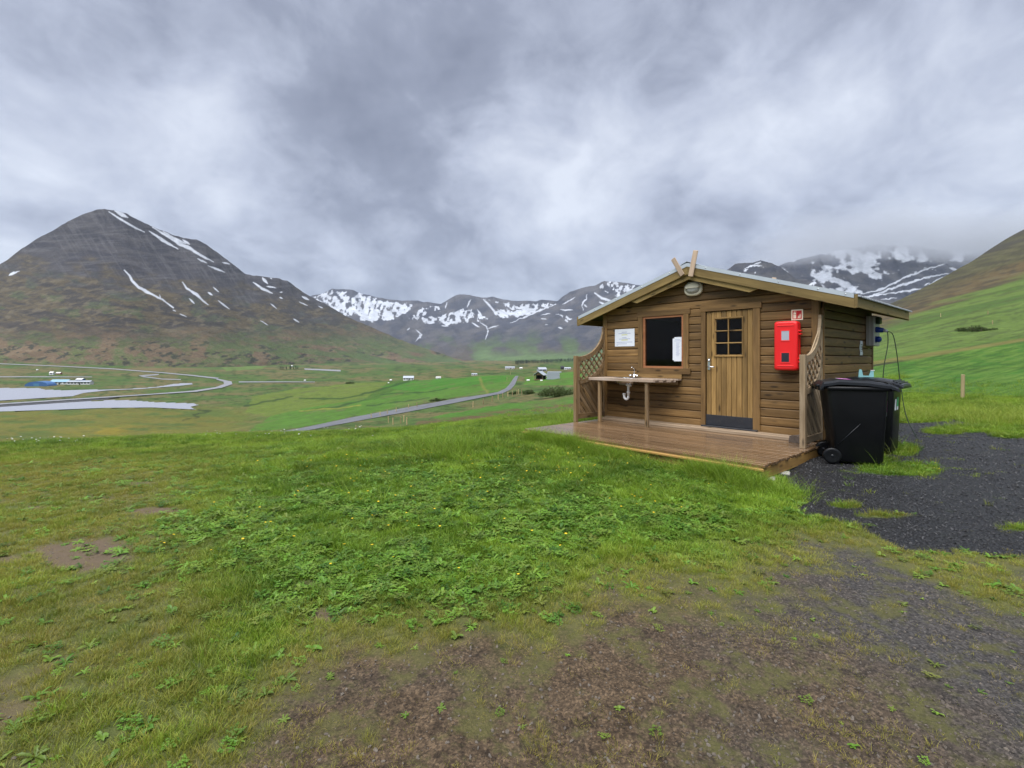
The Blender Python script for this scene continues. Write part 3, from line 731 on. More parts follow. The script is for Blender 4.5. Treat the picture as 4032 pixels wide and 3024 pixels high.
# ------------------------------------------------------------------ mountains: photo skyline + real distances
def mountain(name, sky_pts, foot_pts, r_foot, r_ridge, px0, px1, ncol, nrow, colour, relief=0.03, rsc=1.0, power=1.0, seed=0, fine=0.02):
    px = np.linspace(px0, px1, ncol)
    sky_ = np.interp(px, [a for a, _ in sky_pts], [b for _, b in sky_pts])
    def smooth(a, w):
        k = max(3, int(w / (px[1] - px[0]))) | 1; ker = np.hanning(k + 2)[1:-1]; ker /= ker.sum()
        return np.convolve(np.pad(a, k // 2, mode='edge'), ker, mode='valid')
    base_ = smooth(sky_, 340); top = sky_ + (fbm(px / 26 + seed, px * 0 + 3, 4) - 0.5) * 6
    bot = smooth(np.interp(px, [a for a, _ in foot_pts], [b for _, b in foot_pts]), 400)
    rf = smooth(np.interp(px, [a for a, _ in r_foot], [b for _, b in r_foot]), 500); rr = smooth(np.interp(px, [a for a, _ in r_ridge], [b for _, b in r_ridge]), 500)
    v = np.linspace(0, 1, nrow)[:, None]
    py = bot[None] + (base_ - bot)[None] * v + (top - base_)[None] * v ** 5
    PX = np.broadcast_to(px[None], py.shape)
    dist = rf[None] + (rr - rf)[None] * v ** power
    gul = fbm(PX / (90 * rsc) + seed + v * 2, py / (200 * rsc) + seed, 3, 0.4) - 0.5
    gul2 = fbm(PX / (22 * rsc) + seed + 40, py / (60 * rsc) + seed, 4) - 0.5
    dist = dist * (1 + (relief * gul + relief * 0.06 * gul2) * 2 * np.minimum(1, v * 6) )
    u = (px - HX) / F
    X = u[None] * dist; Y = dist.copy(); Z = (HY - py) / F * dist
    # far side of the ridge
    backs = []
    for k in (1, 2, 3):
        d2 = dist[-1] * (1 + 0.09 * k)
        backs.append((u * d2, d2, Z[-1] * (1 - 0.3 * k) - 20 * k))
    below = (X[0], Y[0] * 0.985, Z[0] - 60)
    X = np.vstack([below[0], X] + [b[0] for b in backs]); Y = np.vstack([below[1], Y] + [b[1] for b in backs]); Z = np.vstack([below[2], Z] + [b[2] for b in backs])
    col = colour(PX, py, v + 0 * py, gul, gul2)
    col = np.concatenate([col[:1], col] + [col[-1:]] * 3, 0)
    me = npmesh(name, np.stack([X, Y, Z + ZC], -1).reshape(-1, 3), gridquads(*X.shape))
    vcolor(me, 'albedo', col.reshape(-1, 3))
    o = link(name, me, land_material(name + '_land', fine)); tag(o, kind='structure'); return o
SNOW = (0.37, 0.395, 0.44)
def paint_snow(col, px, py, streaks, n):
    for pts, w in streaks:
        wob = (fbm(px / 14, py / 14 + 5, 3) - .5)
        d, f = polydist(px + wob * 8, py + wob * 8, pts)
        ww = 0.47 * w * (0.45 + 1.1 * np.sin(np.clip(f, 0.04, 0.96) * math.pi)) * (0.55 + 0.9 * fbm(px / 22 + 8, py / 22, 2))
        col = lerp(col, SNOW, sstep(ww + 1.2, ww - 1.2, d))
    return col
def c1(px, py, v, g, g2):
    st = fbm(px / 120 + py / 90, py / 16 - px / 90, 5)       # streaks following the slope
    n = fbm(px / 60 + 3, py / 30 + 8, 5)
    f1 = fbm(px / 13 + py / 22, py / 5 - px / 30, 3); f2 = fbm(px / 34 - py / 50 + 7, py / 9 + px / 40, 4)
    rock = lerp(np.zeros(px.shape + (3,)) + np.array([0.028, 0.027, 0.033]), (0.050, 0.047, 0.050), sstep(0.35, 0.7, st))
    rock = lerp(rock, (0.030, 0.030, 0.036), sstep(.5, .7, f1) * .45)
    rock = lerp(rock, (0.080, 0.078, 0.082), sstep(.60, .72, fbm(px / 150 + 3, (py + px * .06) / 4.2, 3)) * .55); rock = lerp(rock, (0.076, 0.074, 0.078), sstep(.6, .7, fbm((px - py * .62) / 7 + 1, py / 120, 3)) * .45)
    veg = lerp(np.zeros(px.shape + (3,)) + np.array([0.066, 0.053, 0.032]), (0.034, 0.030, 0.027), sstep(0.45, 0.60, st))
    veg = lerp(veg, (0.052, 0.066, 0.030), sstep(0.52, 0.68, n) * 0.8)
    veg = lerp(veg, (0.030, 0.028, 0.026), sstep(.5, .66, f1) * .6); veg = lerp(veg, (0.105, 0.088, 0.058), sstep(.56, .7, f2) * .6)
    low = lerp(np.zeros(px.shape + (3,)) + np.array([0.098, 0.070, 0.044]), (0.066, 0.080, 0.032), sstep(0.42, 0.58, n))
    low = lerp(low, (0.030, 0.031, 0.022), sstep(0.56, 0.66, f2)); low = lerp(low, (0.125, 0.098, 0.062), sstep(.54, .68, f1) * .6)
    line = 1080 + np.clip(px - 350, -350, 900) * 0.14 + (n - .5) * 240 + (st - .5) * 90
    col = lerp3(rock, veg, sstep(-60, 90, py - line))
    col = lerp3(col, low, sstep(-45, 45, py - 1330 - (n - .5) * 110))
    col = lerp(col, (0.060, 0.088, 0.032), sstep(1250, 1450, py) * sstep(600, 1150, px) * sstep(0.40, 0.55, st))
    K = 0.4521
    s = [([(430, 835), (470, 860), (520, 890), (568, 913)], 5), ([(452, 830), (480, 845), (505, 858)], 8), ([(590, 912), (640, 945), (700, 980)], 7),
         ([(600, 893), (650, 925), (700, 955), (740, 975), (790, 1005), (838, 1029)], 9), ([(640, 910), (680, 935), (730, 958)], 6), ([(720, 945), (745, 960)], 7),
         ([(490, 1064), (510, 1085), (520, 1105), (545, 1130), (590, 1155), (640, 1180), (683, 1212)], 7), ([(626, 1158), (634, 1178)], 3), ([(718, 1110), (735, 1135), (775, 1160), (800, 1185), (820, 1200)], 7),
         ([(745, 1175), (766, 1196)], 4), ([(820, 1152), (836, 1162)], 5), ([(842, 1133), (862, 1150)], 3.5), ([(858, 1182), (880, 1200), (904, 1218)], 4), ([(780, 1020), (815, 1036)], 5), ([(820, 1047), (860, 1062), (886, 1072)], 4),
         ([(875, 1033), (905, 1040)], 5), ([(36, 1083), (75, 1068)], 6), ([(995, 1110), (1030, 1135), (1072, 1154)], 6), ([(1035, 1095), (1052, 1115)], 7), ([(1050, 1127), (1088, 1135)], 4), ([(1065, 1195), (1088, 1214)], 4),
         ([(1100, 1148), (1112, 1150)], 4), ([(1102, 1172), (1112, 1175)], 4), ([(1190, 1168), (1215, 1180)], 6), ([(1180, 1190), (1210, 1202)], 4), ([(1253, 1204), (1270, 1212)], 4), ([(1157, 1257), (1176, 1268)], 4), ([(1025, 1262), (1052, 1278)], 3), ([(680, 1220), (692, 1226)], 3), ([(710, 1238), (735, 1248)], 3), ([(1062, 1092), (1070, 1098)], 3)]
    return paint_snow(col, px, py, s, n)
SKY1 = [(-1800, 1330), (-1200, 1300), (-600, 1230), (-250, 1130), (0, 1040), (45, 1011), (90, 977), (149, 938), (217, 902), (271, 870), (316, 848), (384, 825), (411, 823), (452, 827), (497, 841), (588, 886), (633, 907), (692, 929), (723, 938), (773, 943), (814, 965), (859, 997), (913, 1038), (963, 1076), (990, 1084), (1099, 1097), (1131, 1106), (1160, 1126), (1218, 1167), (1283, 1198), (1370, 1249), (1479, 1296), (1569, 1335), (1690, 1378), (1763, 1400), (1850, 1425)]
mountain('mountain', SKY1, [(-1800, 1425), (0, 1428), (500, 1444), (900, 1452), (1400, 1436), (1850, 1430)], [(-1800, 800), (0, 850), (500, 900), (900, 1100), (1400, 1900), (1850, 2600)],
         [(-1800, 1700), (0, 1700), (411, 1900), (1000, 2300), (1400, 2700), (1850, 3000)], -1800, 1850, 1400, 260, c1, 0.007, 1.0, 1.15, 2.0, 0.02)
def snowfield(px, py, v, g, g2, lo, hi, amt, seed, sx=30, sy=60, tilt=0.3):
    n = fbm((px + py * tilt) / sx + seed, py / sy + seed, 5); m = fbm(px / 120 + seed + 7, py / 50 + seed, 4)
    band = sstep(lo, lo - 60, py) * sstep(hi - 30, hi + 10, py)
    return sstep(0.0, 0.05, (n * 0.6 + m * 0.4) - (0.62 - amt * band)) * sstep(0.0, 0.2, band)
def c2(px, py, v, g, g2):
    st = fbm((px - py * 0.9) / 60, (py + px * .4) / 22, 5); n = fbm(px / 70 + 13, py / 40 + 8, 5)
    rock = lerp(np.zeros(px.shape + (3,)) + np.array([0.040, 0.042, 0.055]), (0.070, 0.068, 0.074), sstep(0.35, 0.7, st))
    veg = lerp(np.zeros(px.shape + (3,)) + np.array([0.060, 0.052, 0.044]), (0.052, 0.074, 0.034), sstep(0.45, 0.6, n))
    col = lerp3(rock, veg, sstep(1320, 1400, py + (n - .5) * 140))
    col = lerp(col, (0.075, 0.115, 0.048), sstep(1365, 1405, py + (n - .5) * 40) * sstep(1850, 1900, px))
    # snow bowls under the skyline
    bowls = [([(1225, 1170), (1290, 1145), (1320, 1150), (1390, 1150), (1500, 1180), (1620, 1195), (1615, 1215), (1580, 1240), (1530, 1257), (1450, 1262), (1380, 1255), (1330, 1225), (1270, 1195)], 0.50),
             ([(1600, 1262), (1660, 1205), (1680, 1230), (1640, 1262)], 0.4), ([(1670, 1215), (1720, 1200), (1735, 1225), (1700, 1232)], 0.45),
             ([(1720, 1245), (1800, 1222), (1850, 1195), (1870, 1230), (1910, 1252), (1880, 1268), (1780, 1262), (1710, 1270)], 0.42), ([(1650, 1255), (1720, 1243), (1900, 1252), (1920, 1262), (1760, 1275), (1680, 1268)], 0.42),
             ([(1910, 1178), (1960, 1190), (2040, 1200), (2130, 1195), (2185, 1198), (2120, 1225), (2060, 1242), (1970, 1247), (1945, 1225), (2060, 1220), (1975, 1205)], 0.5),
             ([(2180, 1235), (2235, 1262), (2260, 1262), (2230, 1245)], 0.5), ([(2340, 1130), (2400, 1105), (2440, 1110), (2455, 1160), (2430, 1180), (2380, 1150)], 0.45), ([(2400, 1120), (2500, 1120), (2480, 1150), (2420, 1150)], 0.4)]
    sn = fbm((px - py * 0.5) / 17 + 3, py / 26 + 5, 4); sn2 = fbm(px / 12 + 9, py / 12 + 1, 3)
    for poly, a in bowls:
        m = inpoly(px + (sn2 - .5) * 22, py + (sn - .5) * 30, poly)
        rib = fbm((px + (py - 1180) * .35) / 9 + 2, py / 46 + 7, 3); hgt = sstep(1235, 1165, py)
        col = lerp(col, SNOW, m * sstep(0.575, 0.525, (rib * .26 + sn2 * .34 + sn * .40) * (1 + .12 * hgt) + (0.5 - a) * 0.5))
    s = [([(1640, 1300), (1660, 1318), (1635, 1345)], 3), ([(1610, 1290), (1604, 1300)], 3), ([(1650, 1317), (1656, 1325), (1652, 1332)], 3), ([(1890, 1270), (1915, 1285), (1920, 1300), (1915, 1320), (1910, 1335)], 3), ([(1920, 1295), (1960, 1280)], 3),
         ([(1983, 1238), (2060, 1240)], 3), ([(2010, 1272), (2090, 1238), (2140, 1218), (2190, 1198)], 4), ([(2130, 1240), (2165, 1235)], 2.5), ([(2295, 1220), (2290, 1200), (2305, 1180), (2312, 1160)], 3), ([(2300, 1200), (2312, 1210)], 5), ([(2215, 1198), (2265, 1170)], 2.5), ([(2205, 1217), (2255, 1222)], 4), ([(2340, 1152), (2370, 1175), (2420, 1190)], 6), ([(2360, 1190), (2395, 1205)], 6), ([(1740, 1283), (1765, 1286)], 3), ([(1860, 1272), (1890, 1290)], 3), ([(2130, 1255), (2150, 1256)], 3), ([(2200, 1290), (2215, 1293)], 4), ([(2145, 1276), (2155, 1277)], 3), ([(1780, 1230), (1840, 1222)], 3), ([(1840, 1210), (1855, 1180)], 3), ([(1905, 1180), (1925, 1200), (1950, 1230), (1970, 1245)], 5), ([(1960, 1220), (1985, 1240)], 5), ([(1995, 1215), (2005, 1240)], 3), ([(1752, 1215), (1760, 1190)], 3), ([(1880, 1220), (1900, 1250)], 4)]
    return paint_snow(col, px, py, s, n)
SKY2 = [(900, 1200), (1150, 1180), (1218, 1166), (1262, 1158), (1309, 1137), (1388, 1142), (1424, 1157), (1515, 1176), (1587, 1184), (1645, 1184), (1669, 1191), (1683, 1187), (1737, 1196), (1763, 1180), (1792, 1162), (1813, 1157), (1853, 1162), (1900, 1173), (1940, 1167), (1976, 1176), (2016, 1185), (2070, 1184), (2106, 1187), (2135, 1182), (2197, 1184), (2215, 1169), (2244, 1148), (2276, 1137), (2345, 1124), (2381, 1106), (2420, 1107), (2454, 1112), (2521, 1124), (2650, 1150), (2900, 1230)]
mountain('mountain', SKY2, [(900, 1430), (1800, 1422), (2100, 1422), (2900, 1415)], [(900, 3600), (1800, 3300), (2100, 2800), (2900, 2400)],
         [(900, 6000), (1800, 6000), (2150, 5600), (2300, 4800), (2900, 4300)], 900, 2900, 760, 170, c2, 0.045, 0.7, 1.1, 5.0, 0.008)
def c3(px, py, v, g, g2):
    st = fbm((px + py * 0.7) / 60, (py - px * .25) / 20, 5); n = fbm(px / 70 + 13, py / 40 + 8, 5)
    rock = lerp(np.zeros(px.shape + (3,)) + np.array([0.034, 0.036, 0.048]), (0.060, 0.060, 0.067), sstep(0.35, 0.7, st))
    col = lerp(rock, (0.095, 0.085, 0.06), sstep(1190, 1290, py + (n - .5) * 100))
    sn = fbm((px - py * 0.55) / 34 + 3, py / 40 + 5, 5); sn2 = fbm(px / 20 + 9, py / 16 + 1, 4)
    bowl = inpoly(px, py + (sn2 - .5) * 34, [(2900, 960), (3850, 960), (3860, 1010), (3600, 1075), (3480, 1120), (3400, 1150), (3330, 1168), (3240, 1150), (3160, 1120), (3080, 1080)])
    col = lerp(col, SNOW, bowl * sstep(0.53, 0.47, fbm((px - py * .6) / 70 + 2, py / 34 + 7, 4) * .55 + sn * 0.2 + sn2 * 0.25 + .05 * sstep(1085, 1030, py)))
    s = [([(3390, 1160), (3480, 1135), (3560, 1095), (3650, 1058), (3720, 1040)], 5), ([(3420, 1168), (3540, 1125), (3640, 1095), (3750, 1075)], 6), ([(3500, 1155), (3560, 1148), (3640, 1135)], 5), ([(3380, 1175), (3440, 1165), (3520, 1150)], 4), ([(3660, 1120), (3700, 1100), (3740, 1085)], 6), ([(3470, 1180), (3530, 1172)], 3), ([(3560, 1180), (3620, 1165)], 3), ([(3740, 1055), (3770, 1065)], 6), ([(3380, 1190), (3450, 1182)], 3), ([(3640, 1122), (3660, 1115)], 4)]
    return paint_snow(col, px, py, s, n)
mountain('mountain', [(2600, 1150), (2900, 1085), (3050, 1050), (3150, 1020), (3300, 985), (3450, 965), (3600, 970), (3750, 990), (3900, 985), (4200, 1000), (4600, 1100)], [(2600, 1330), (4600, 1330)], [(2600, 2300), (4600, 2300)], [(2600, 3700), (4600, 3700)], 2600, 4600, 620, 170, c3, 0.05, 0.8, 1.0, 9.0, 0.012)
def c3a(px, py, v, g, g2):
    st = fbm((px - py * 0.7) / 60, (py + px * .25) / 20, 5); n = fbm(px / 70 + 13, py / 40 + 8, 5)
    col = lerp(np.zeros(px.shape + (3,)) + np.array([0.032, 0.034, 0.044]), (0.055, 0.055, 0.060), sstep(0.35, 0.7, st))
    s = [([(2925, 1062), (2965, 1045), (3005, 1050)], 4), ([(2960, 1045), (2995, 1032)], 3), ([(2930, 1068), (2945, 1062)], 5), ([(2972, 1073), (2974, 1076)], 5), ([(3180, 1122), (3210, 1112), (3205, 1125)], 6), ([(3240, 1130), (3262, 1142)], 4), ([(3258, 1130), (3285, 1145)], 4), ([(3300, 1160), (3330, 1166)], 3)]
    return paint_snow(col, px, py, s, n)
mountain('mountain', [(2500, 1160), (2700, 1110), (2840, 1075), (2867, 1061), (2895, 1038), (2961, 1035), (2995, 1025), (3039, 1036), (3078, 1056), (3112, 1081), (3134, 1097), (3184, 1102), (3223, 1116), (3262, 1143), (3300, 1156), (3357, 1168), (3450, 1200), (3560, 1260)], [(2500, 1350), (3560, 1350)], [(2500, 1500), (3560, 1500)], [(2500, 2300), (3560, 2200)], 2500, 3560, 420, 90, c3a, 0.04, 0.8, 1.0, 3.0, 0.015)

# ------------------------------------------------------------------ the cabin
TH = math.radians(48.2); cA, sA = math.cos(TH), math.sin(TH)
W, D = 4.108, 2.93                                     # front width, depth
RX, RY = 4.707, 7.60                                   # front right corner
LX, LY = RX - cA * W, RY + sA * W                      # front left corner
ZD = -1.27 + ZC                                        # deck top
def at_cabin(x, y): return (LX + cA * x + sA * y, LY - sA * x + cA * y)
cabin = empty('cabin', (LX, LY, 0), -TH)
tag(cabin, 'small brown plank cabin with shallow gable roof and one plank door', 'cabin')
def onfront(name, loc, z=0.0):
    """an empty for a thing fixed to the cabin: same axes as the cabin"""
    x, y = at_cabin(*loc); return empty(name, (x, y, z), -TH)
RXZ = lambda: (0, 0, 0)
def board(name, mat, parent, p0, L, w, t, axis='x', rot=(0, 0, 0), b=0.004):
    """board of length L along local x, width w (local z), thickness t (local y), centred on its axis; p0 = start"""
    mb = MB(); mb.box(0, L, -t / 2, t / 2, -w / 2, w / 2, min(b, t * .3, w * .3))
    return mb.obj(name, mat, parent, p0, rot)
PH = 0.143; Z0 = 0.26
WC = W / 2
ZAP, SL = 3.163, 0.313                                 # apex of the barge boards, roof slope
def ztop(x): return ZAP - SL * abs(x - WC)
def siding(parent, x0, x1, z0, y, rot=(0, 0, 0), origin=None, clip=None, mat='siding', h=PH):
    prof = [(0.0, 0.004), (-0.018, 0.006), (-0.026, 0.016), (-0.028, h * .5), (-0.026, h - 0.016), (-0.018, h - 0.005), (0.0, h - 0.003)]
    mb = MB(); mb.prism(prof[::-1], 0, x1 - x0)
    o = mb.obj('plank', M[mat], parent, (x0, y, z0) if origin is None else origin, rot); return o
WIN = (0.888, 1.971, 1.22, 2.43)      # window trim outer x0, x1, z0, z1
DOOR = (2.304, 3.116, 0.32, 2.328)    # door leaf
gapw = (WIN[0] + 0.05, WIN[1] - 0.05); gapd = (DOOR[0] - 0.03, DOOR[1] + 0.03)
rs = random.Random(3)
for k in range(17):
    z = Z0 + PH * k
    segs = [(0.10, W - 0.11)]
    def cut(segs, a, b):
        out = []
        for s0, s1 in segs:
            if b <= s0 or a >= s1: out.append((s0, s1)); continue
            if a > s0: out.append((s0, a))
            if b < s1: out.append((b, s1))
        return out
    if 7 <= k <= 14: segs = cut(segs, *gapw)
    if k <= 14: segs = cut(segs, *gapd)
    lim = (ZAP - 0.10 - (z + 0.02)) / SL
    segs = [(max(a, WC - lim), min(b, WC + lim)) for a, b in segs]
    for a, b in segs:
        if b - a > 0.04: siding(cabin, a, b, z, 0.0)
for k in range(17, 21):
    z = Z0 + PH * k; lim = (ZAP - 0.10 - (z + 0.02)) / SL
    if lim > 0.08:
        cutx = WC - 0.03 if k in (18,) else None
        if cutx: siding(cabin, WC - lim, cutx, z, 0.0); siding(cabin, cutx + .002, WC + lim, z, 0.0)
        else: siding(cabin, WC - lim, WC + lim, z, 0.0)
for k in range(15):                                    # right side wall, planks run back
    z = Z0 + PH * k
    siding(cabin, 0, D - 0.16, z, 0, (0, 0, math.pi / 2), (W, 0.09, z))
for k in range(15):                                    # left side and back wall
    z = Z0 + PH * k
    siding(cabin, 0, D - 0.12, z, 0, (0, 0, -math.pi / 2), (0.0, D - 0.03, z))
# inner lining so the room is dark and closed
ln = MB()
ln.box(0.06, W - 0.06, D - 0.05, D - 0.005, Z0, 2.42); ln.box(0.035, 0.08, 0.05, D - .05, Z0, 2.40); ln.box(W - 0.08, W - 0.035, 0.05, D - .05, Z0, 2.40)
ln.box(0.06, W - 0.06, 0.05, D - .05, 0.20, 0.258); ln.box(0.06, W - 0.06, 0.05, D - .05, 2.42, 2.45)
ln.box(0.08, gapw[0], 0.004, 0.04, Z0, 2.41); ln.box(gapw[1], gapd[0], 0.004, 0.04, Z0, 2.41); ln.box(gapd[1], W - 0.08, 0.004, 0.04, Z0, 2.41)
ln.box(gapw[0], gapw[1], 0.004, 0.04, Z0, 1.255); ln.add([(0.1, 0.02, 2.412), (W - 0.1, 0.02, 2.412), (WC, 0.02, 3.05)], [(0, 1, 2)])
ln.obj('wall_lining', M['darkwin'], cabin)
for x0 in (0.0, W - 0.11):
    o = board('corner_post', M['trim'], cabin, (x0 + 0.055, -0.005, Z0 - .02), ztop(x0) - 0.06 - Z0, 0.11, 0.075, rot=(0, -math.pi / 2, 0))
    o.rotation_euler = (0, -math.pi / 2, 0)
# the plain board() width runs along local z; for uprights turn it so the width faces front
for o in [c for c in cabin.children if c.name.startswith('corner_post')]:
    o.rotation_euler = Matrix(((0, 0, 1), (0, 1, 0), (1, 0, 0))).transposed().to_euler() if False else (0, -math.pi / 2, 0)
board('corner_board', M['trim'], cabin, (W + 0.012, D - 0.03, Z0), 2.05, 0.075, 0.05, rot=(0, -math.pi / 2, 0)).rotation_euler = (0, -math.pi / 2, math.pi / 2)
board('corner_board', M['trim'], cabin, (W + 0.012, 0.065, Z0), 2.02, 0.05, 0.05, rot=(0, -math.pi / 2, 0))
# roof
YF, YB = -0.25, 3.29; EO = 2.57
roof = empty('roof'); roof.parent = cabin
ang = math.atan(SL)
def roof_sheet(side):
    nw = 46 * 6; ys = np.linspace(YF + 0.06, YB, nw + 1); zz = 0.013 * np.cos((ys - YF) * 2 * math.pi / 0.09)
    xs = np.array([0.0, 0.9, 1.8, EO + 0.05]); V = []
    for i, y in enumerate(ys):
        for x in xs: V.append((WC + side * x, y, ZAP + 0.040 - SL * x + zz[i]))
    me = npmesh('corrugated_sheet', np.array(V), gridquads(len(ys), len(xs)))
    o = link('corrugated_sheet', me, M['metal'], roof); md = o.modifiers.new('thick', 'SOLIDIFY'); md.thickness = 0.004; return o
for sgn in (-1, 1):
    roof_sheet(sgn)
    # soffit deck under the sheet
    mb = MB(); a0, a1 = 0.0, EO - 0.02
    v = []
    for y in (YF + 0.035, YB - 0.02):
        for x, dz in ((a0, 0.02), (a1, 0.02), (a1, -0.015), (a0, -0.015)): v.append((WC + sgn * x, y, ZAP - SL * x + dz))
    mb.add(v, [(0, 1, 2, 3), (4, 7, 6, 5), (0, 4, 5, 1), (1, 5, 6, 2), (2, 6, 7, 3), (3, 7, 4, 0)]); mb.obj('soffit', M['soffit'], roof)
    # upper barge board, inner barge board with slanted end, edge flashing
    Ls = EO / math.cos(ang)
    def slope_board(name, mat, x0, x1, zt0, zb0, yf, th, endcut=0.0, lf=0.0):
        pts = [(x0, ZAP - SL * x0 + zt0), (x1, ZAP - SL * x1 + zt0), (x1 - endcut, ZAP - SL * (x1 - endcut) + zb0), (x0, ZAP - SL * x0 + zb0)]
        l = x1 * 1.0
        mb = MB(); base = Vector((WC, yf, ZAP))
        loc = []
        ca, sa = math.cos(ang), math.sin(ang)
        for x, z in pts:                               # into board axes: local x down the slope
            dx, dz = x, z - ZAP
            loc.append((dx * ca - dz * sa, dx * sa + dz * ca))
        n = len(loc); v = [(a, 0, b) for a, b in loc] + [(a, th, b) for a, b in loc]
        mb.add(v, [tuple(range(n)), tuple(range(2 * n - 1, n - 1, -1))] + [(i, n + i, n + (i + 1) % n, (i + 1) % n) for i in range(n)])
        o = mb.obj(name, M[mat], roof)
        if sgn > 0: o.matrix_local = Matrix.Translation((WC + 0.001, yf, ZAP)) @ Matrix.Rotation(ang, 4, 'Y')
        else: o.matrix_local = Matrix.Translation((WC - 0.001, yf + th, ZAP)) @ Matrix.Rotation(math.pi, 4, 'Z') @ Matrix.Rotation(ang, 4, 'Y')
        return o
    slope_board('barge_board', 'barge', 0.0, EO, 0.0, -0.145, YF, 0.032)
    slope_board('inner_barge_board', 'barge', 0.0, 1.30, -0.10, -0.235, YF + 0.034, 0.03, 0.22)
    slope_board('edge_flashing', 'flash', 0.0, EO - 0.02, 0.058, -0.004, YF - 0.006, 0.004)
    slope_board('edge_flashing', 'flash', 0.0, EO - 0.02, 0.062, 0.0585, YF - 0.006, 0.16)
    slope_board('barge_board', 'barge', 0.0, EO, 0.0, -0.145, YB - 0.03, 0.032)
    # eave fascia along the side
    ze = ZAP - SL * EO
    mb = MB(); mb.box(0, YB - YF - 0.035, -0.014, 0.014, -0.125, 0.025, 0.004)
    mb.obj('eave_board', M['barge'], roof, (WC + sgn * (EO - 0.012), YF + 0.034, ze), (0, 0, math.pi / 2))
    mb = MB(); mb.box(-0.02, 0.02, -0.016, 0.016, -0.14, 0.055, 0.004); mb.obj('end_block', M['barge'], roof, (WC + sgn * (EO + 0.004), YF + 0.012, ze))
    for k, fx in enumerate((0.35, 0.95, 1.55, 2.1, 2.45)):
        mb = MB(); mb.lathe([(0.009, 0), (0.009, 0.003), (0.004, 0.006)], 8, 'y'); mb.obj('screw', M['chrome'], roof, (WC + sgn * fx, YF - 0.0125, ZAP - SL * fx + 0.03))
mb = MB(); mb.prism([(-0.13, -0.04), (0.0, 0.012), (0.13, -0.04), (0.13, -0.035), (0.0, 0.018), (-0.13, -0.035)], 0, YB - YF + 0.02)
mb.obj('ridge_cap', M['flash'], roof, (WC, YF - 0.01, ZAP + 0.072), (0, 0, math.pi / 2))
# crossed gable boards, front and back
for y, dz in ((YF - 0.03, 0), (YB - 0.05, -0.10)):
    for (x0, z0, x1, z1, w) in ((-0.07, 3.005, -0.26, 3.335, 0.085), (0.085, 2.965, 0.185, 3.415, 0.09)):
        L = math.hypot(x1 - x0, z1 - z0); a = math.atan2(z1 - z0, x1 - x0)
        mb = MB(); mb.box(0, L, -0.012, 0.012, -w / 2, w / 2, 0.004)
        mb.obj('gable_finial_board', M['pale'], roof, (WC + x0, y, z0 + dz), (0, -a, 0))
# window
win = empty('window'); win.parent = cabin
x0, x1, z0, z1 = WIN; tw = 0.105
board('trim_board', M['trim'], win, (x0 - 0.03, -0.04, z1 - tw / 2), x1 - x0 + 0.06, tw, 0.026)
board('trim_board', M['trim'], win, (x0 - 0.03, -0.046, z0 + tw / 2 - 0.01), x1 - x0 + 0.07, tw, 0.036)
for xx in (x0 + tw / 2, x1 - tw / 2):
    board('trim_board', M['trim'], win, (xx, -0.04, z0 + tw - 0.01), z1 - z0 - 2 * tw + .01, tw, 0.024, rot=(0, -math.pi / 2, 0))
gx0, gx1, gz0, gz1 = x0 + tw, x1 - tw, z0 + tw - .01, z1 - tw
fr = empty('frame'); fr.parent = win
mb = MB(); mb.box(gx0, gx1, -0.035, 0.03, gz1 - 0.04, gz1 - 0.001); mb.box(gx0, gx1, -0.035, 0.03, gz0 + .001, gz0 + 0.04); mb.box(gx0 + .001, gx0 + 0.045, -0.034, 0.03, gz0 + 0.04, gz1 - 0.04); mb.box(gx1 - 0.04, gx1 - .001, -0.034, 0.03, gz0 + 0.04, gz1 - 0.04)
bpy.data.objects.remove(fr); mb.obj('frame', M['redwood'], win)
mb = MB(); mb.box(gx0 + 0.04, gx1 - 0.035, -0.006, -0.002, gz0 + 0.035, gz1 - 0.035); mb.obj('pane', M['glass'], win)
# a low shelf and bench seen dimly through the glass
mb = MB(); mb.box(0.95, 1.9, 0.9, 1.5, 1.28, 1.33); mb.box(1.05, 1.1, 0.95, 1.0, 0.26, 1.28); mb.box(1.75, 1.8, 0.95, 1.0, 0.26, 1.28); mb.box(1.05, 1.1, 1.4, 1.45, 0.26, 1.28); mb.box(1.75, 1.8, 1.4, 1.45, 0.26, 1.28)
mb.obj('indoor_table', M['pale'], cabin)
# door
door = empty('door'); door.parent = cabin
dx0, dx1, dz0, dz1 = DOOR; nb = 9; bw = (dx1 - dx0) / nb
gl = (2.469, 2.940, 1.56, 2.196)
for i in range(nb):
    a, b = dx0 + i * bw + 0.0015, dx0 + (i + 1) * bw - 0.0015
    def vb(za, zb):
        prof = [(-0.0, 0.0), (-0.02, 0.002), (-0.026, 0.012), (-0.026, b - a - 0.012), (-0.02, b - a - .002), (0, b - a)]
        mb = MB(); mb.prism(prof[::-1], 0, zb - za)
        mb.obj('door_board', M['door'], door, (b, -0.002, za), (0, -math.pi / 2, 0))
    if b <= gl[0] + 0.02 or a >= gl[1] - 0.02: vb(dz0, dz1)
    else: vb(dz0, gl[2] + .01); vb(gl[3] - .01, dz1)
for (xa, xb, za, zb) in ((gl[0] - 0.022, gl[1] + 0.022, gl[3], gl[3] + 0.028), (gl[0] - 0.022, gl[1] + 0.022, gl[2] - 0.028, gl[2])):
    board('glazing_bead', M['door'], door, (xa, -0.033, (za + zb) / 2), xb - xa, zb - za, 0.022)
for xa in (gl[0] - 0.011, gl[1] + 0.011):
    board('glazing_bead', M['door'], door, (xa, -0.033, gl[2]), gl[3] - gl[2], 0.022, 0.022, rot=(0, -math.pi / 2, 0))
board('muntin', M['door'], door, ((gl[0] + gl[1]) / 2, -0.026, gl[2]), gl[3] - gl[2], 0.022, 0.02, rot=(0, -math.pi / 2, 0))
